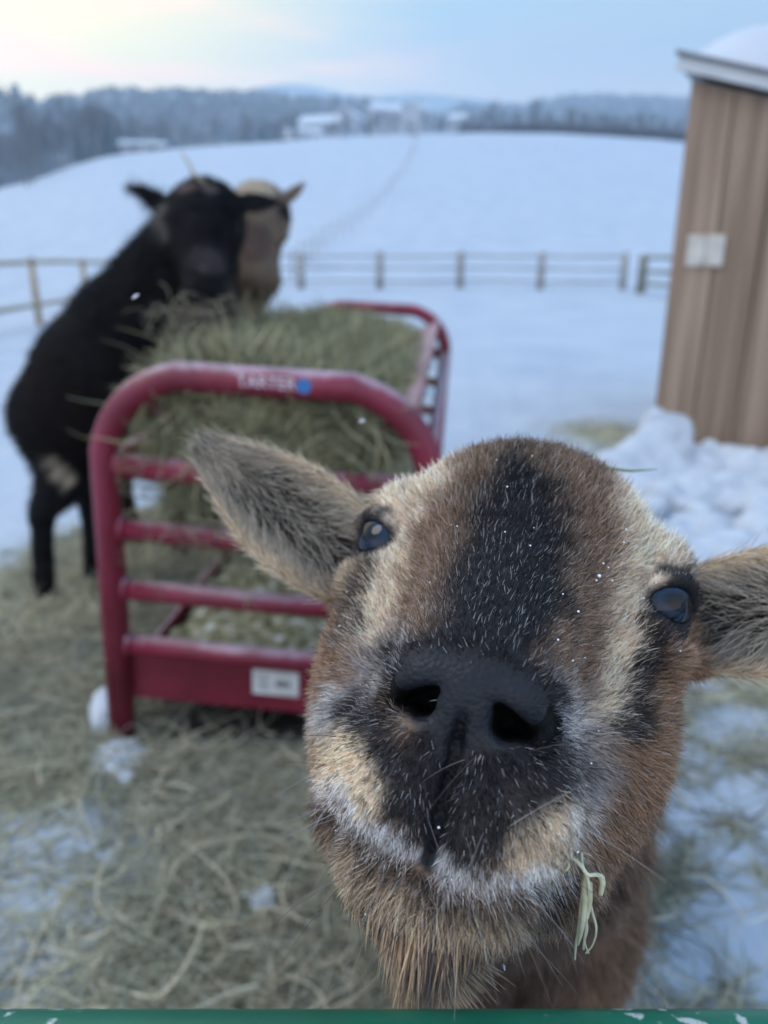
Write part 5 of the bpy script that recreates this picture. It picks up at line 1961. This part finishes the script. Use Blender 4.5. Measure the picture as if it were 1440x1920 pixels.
# ------------------------------------------------------------------ gate, wisp in the mouth, blade of grass, falling flakes
def build_gate():
    a = at_depth(720, 1897, .20)
    r = .019
    cy, cz = float(a[1]) - r * .55, float(a[2]) - r * .86
    root = empty("metal_gate", (0, cy, cz))
    tag(root, "green painted tube gate, its top bar running along the bottom edge", "gate")
    def nodes(nt, b):
        N, L = nt.nodes.new, nt.links.new
        tc = N("ShaderNodeTexCoord")
        n = N("ShaderNodeTexNoise"); n.inputs["Scale"].default_value = 14; n.inputs["Detail"].default_value = 6
        L(tc.outputs["Object"], n.inputs[0])
        r_ = N("ShaderNodeValToRGB"); e = r_.color_ramp.elements
        e[0].position, e[0].color = .35, (.004, .090, .050, 1)
        e[1].position, e[1].color = .65, (.008, .150, .088, 1)
        L(n.outputs[0], r_.inputs[0])
        v = N("ShaderNodeTexNoise"); v.inputs["Scale"].default_value = 170; v.inputs["Detail"].default_value = 3
        L(tc.outputs["Object"], v.inputs[0])
        n3 = N("ShaderNodeTexNoise"); n3.inputs["Scale"].default_value = 22
        L(tc.outputs["Object"], n3.inputs[0])
        ad = N("ShaderNodeMath"); ad.operation = 'MULTIPLY'; L(v.outputs[0], ad.inputs[0]); L(n3.outputs[0], ad.inputs[1])
        mr = N("ShaderNodeMapRange"); L(ad.outputs[0], mr.inputs[0]); mr.inputs[1].default_value, mr.inputs[2].default_value = .365, .40
        mx = N("ShaderNodeMix"); mx.data_type = 'RGBA'; L(mr.outputs[0], mx.inputs[0]); L(r_.outputs[0], mx.inputs[6]); mx.inputs[7].default_value = (.45, .50, .45, 1)
        L(mx.outputs[2], b.inputs["Base Color"])
    m = mat("green_enamel", (.01, .15, .09), .38, nodes=nodes)
    for k, z in enumerate((0, -.17, -.33, -.48, -.62)):
        if cz + z < .06: continue
        bm = bmesh.new()
        add_tube(bm, [(-1.5, 0, z), (0, 0, z), (1.5, 0, z)], r, 28)
        link("bar", bm_mesh("bar", bm), m, root)
    for x in (-1.5, -.75, .75, 1.5):
        bm = bmesh.new()
        add_tube(bm, [(x, -.002, .0), (x, -.002, -.4), (x, -.002, -.64)], .021, 16)
        link("upright", bm_mesh("upright", bm), m, root)

build_gate()

def build_wisp():
    """dry grass hanging from the corner of the brown goat's mouth"""
    D = .238
    W_ = lambda x, y, d=0: at_depth(x, y, D + d)
    M_W = mat("dry_wisp", (.42, .40, .20), .65, nodes=noise_color([(.50, .47, .27), (.80, .74, .50)], 120, 4))
    root = empty("hay_wisp", W_(1090, 1620))
    org = np.array(root.location)
    tag(root, "pale wisp of dry grass hanging from the brown goat's mouth", "hay")
    def st(nm, pts, r0, r1):
        pts = [Vector(W_(*p) - org) for p in pts]
        sm = []
        for i in range(len(pts) - 1):
            p0, p1, p2, p3 = pts[max(i - 1, 0)], pts[i], pts[i + 1], pts[min(i + 2, len(pts) - 1)]
            for k in range(5):
                t = k / 5
                sm.append(.5 * ((2 * p1) + (p2 - p0) * t + (2 * p0 - 5 * p1 + 4 * p2 - p3) * t * t + (3 * p1 - p0 - 3 * p2 + p3) * t ** 3))
        sm.append(pts[-1])
        bm = bmesh.new()
        add_tube(bm, sm, [r0 + (r1 - r0) * i / (len(sm) - 1) for i in range(len(sm))], 6)
        link(nm, bm_mesh(nm, bm), M_W, root)
    st("stem", [(1046, 1607, .006), (1068, 1606), (1088, 1622, -.002), (1102, 1640, -.003), (1118, 1640, -.002), (1131, 1646)], .0006, .0007)
    st("stem", [(1090, 1600, .004), (1092, 1622), (1104, 1660, -.003), (1100, 1720, -.002), (1094, 1780)], .0006, .0004)
    st("leaf", [(1056, 1612), (1066, 1622, -.002), (1060, 1632, -.003), (1050, 1628)], .0007, .0003)
    st("leaf", [(1126, 1643), (1130, 1655, -.002), (1126, 1678, -.002)], .0011, .0007)
    st("leaf", [(1100, 1640), (1092, 1690, -.002), (1086, 1740), (1080, 1770), (1078, 1800)], .0010, .00025)
    st("leaf", [(1102, 1650), (1108, 1700), (1118, 1740), (1112, 1770), (1098, 1788)], .0005, .00025)
    st("leaf", [(1098, 1650), (1096, 1700, -.003), (1090, 1745, -.003), (1084, 1772)], .0015, .0003)
    st("leaf", [(1104, 1655), (1106, 1690, -.003), (1100, 1725, -.003)], .0012, .0004)
    st("leaf", [(1092, 1700), (1100, 1740), (1096, 1765), (1104, 1788)], .0007, .0002)

build_wisp()

def build_blade():
    M_G = mat("green_blade", (.14, .22, .06), .6)
    pts = [at_depth(x, y, .375) for x, y in ((1120, 872), (1150, 880), (1185, 883), (1232, 880))]
    bm = bmesh.new()
    add_tube(bm, pts, [.0007, .0008, .0006, .0002], 6)
    o = link("grass_blade", bm_mesh("grass_blade", bm), M_G)
    tag(o, "single green blade of grass stuck in the fur on the brown goat's crown", "grass blade")

build_blade()

def build_flakes():
    M_F = mat("snowflake", (.9, .92, .95), .6)
    for (x, y, d, dx, dy, lab) in ((254, 556, .45, 12, -8, "falling snowflake in front of the black goat's shoulder"), (679, 790, .5, 12, -2, "falling snowflake in front of the hay in the feeder"), (945, 1814, .25, 3, 12, "falling snowflake in front of the brown goat's chest")):
        a, b = at_depth(x - dx * .5, y - dy * .5, d), at_depth(x + dx * .5, y + dy * .5, d)
        bm = bmesh.new()
        m = (a + b) / 2 + np.array([0, .0004, .0003])
        add_tube(bm, [a, m, b], [.0002 * d / .3, .0005 * d / .3, .0002 * d / .3], 6)
        o = link("snowflake", bm_mesh("snowflake", bm), M_F)
        tag(o, lab, "snowflake", "falling snowflakes")

build_flakes()
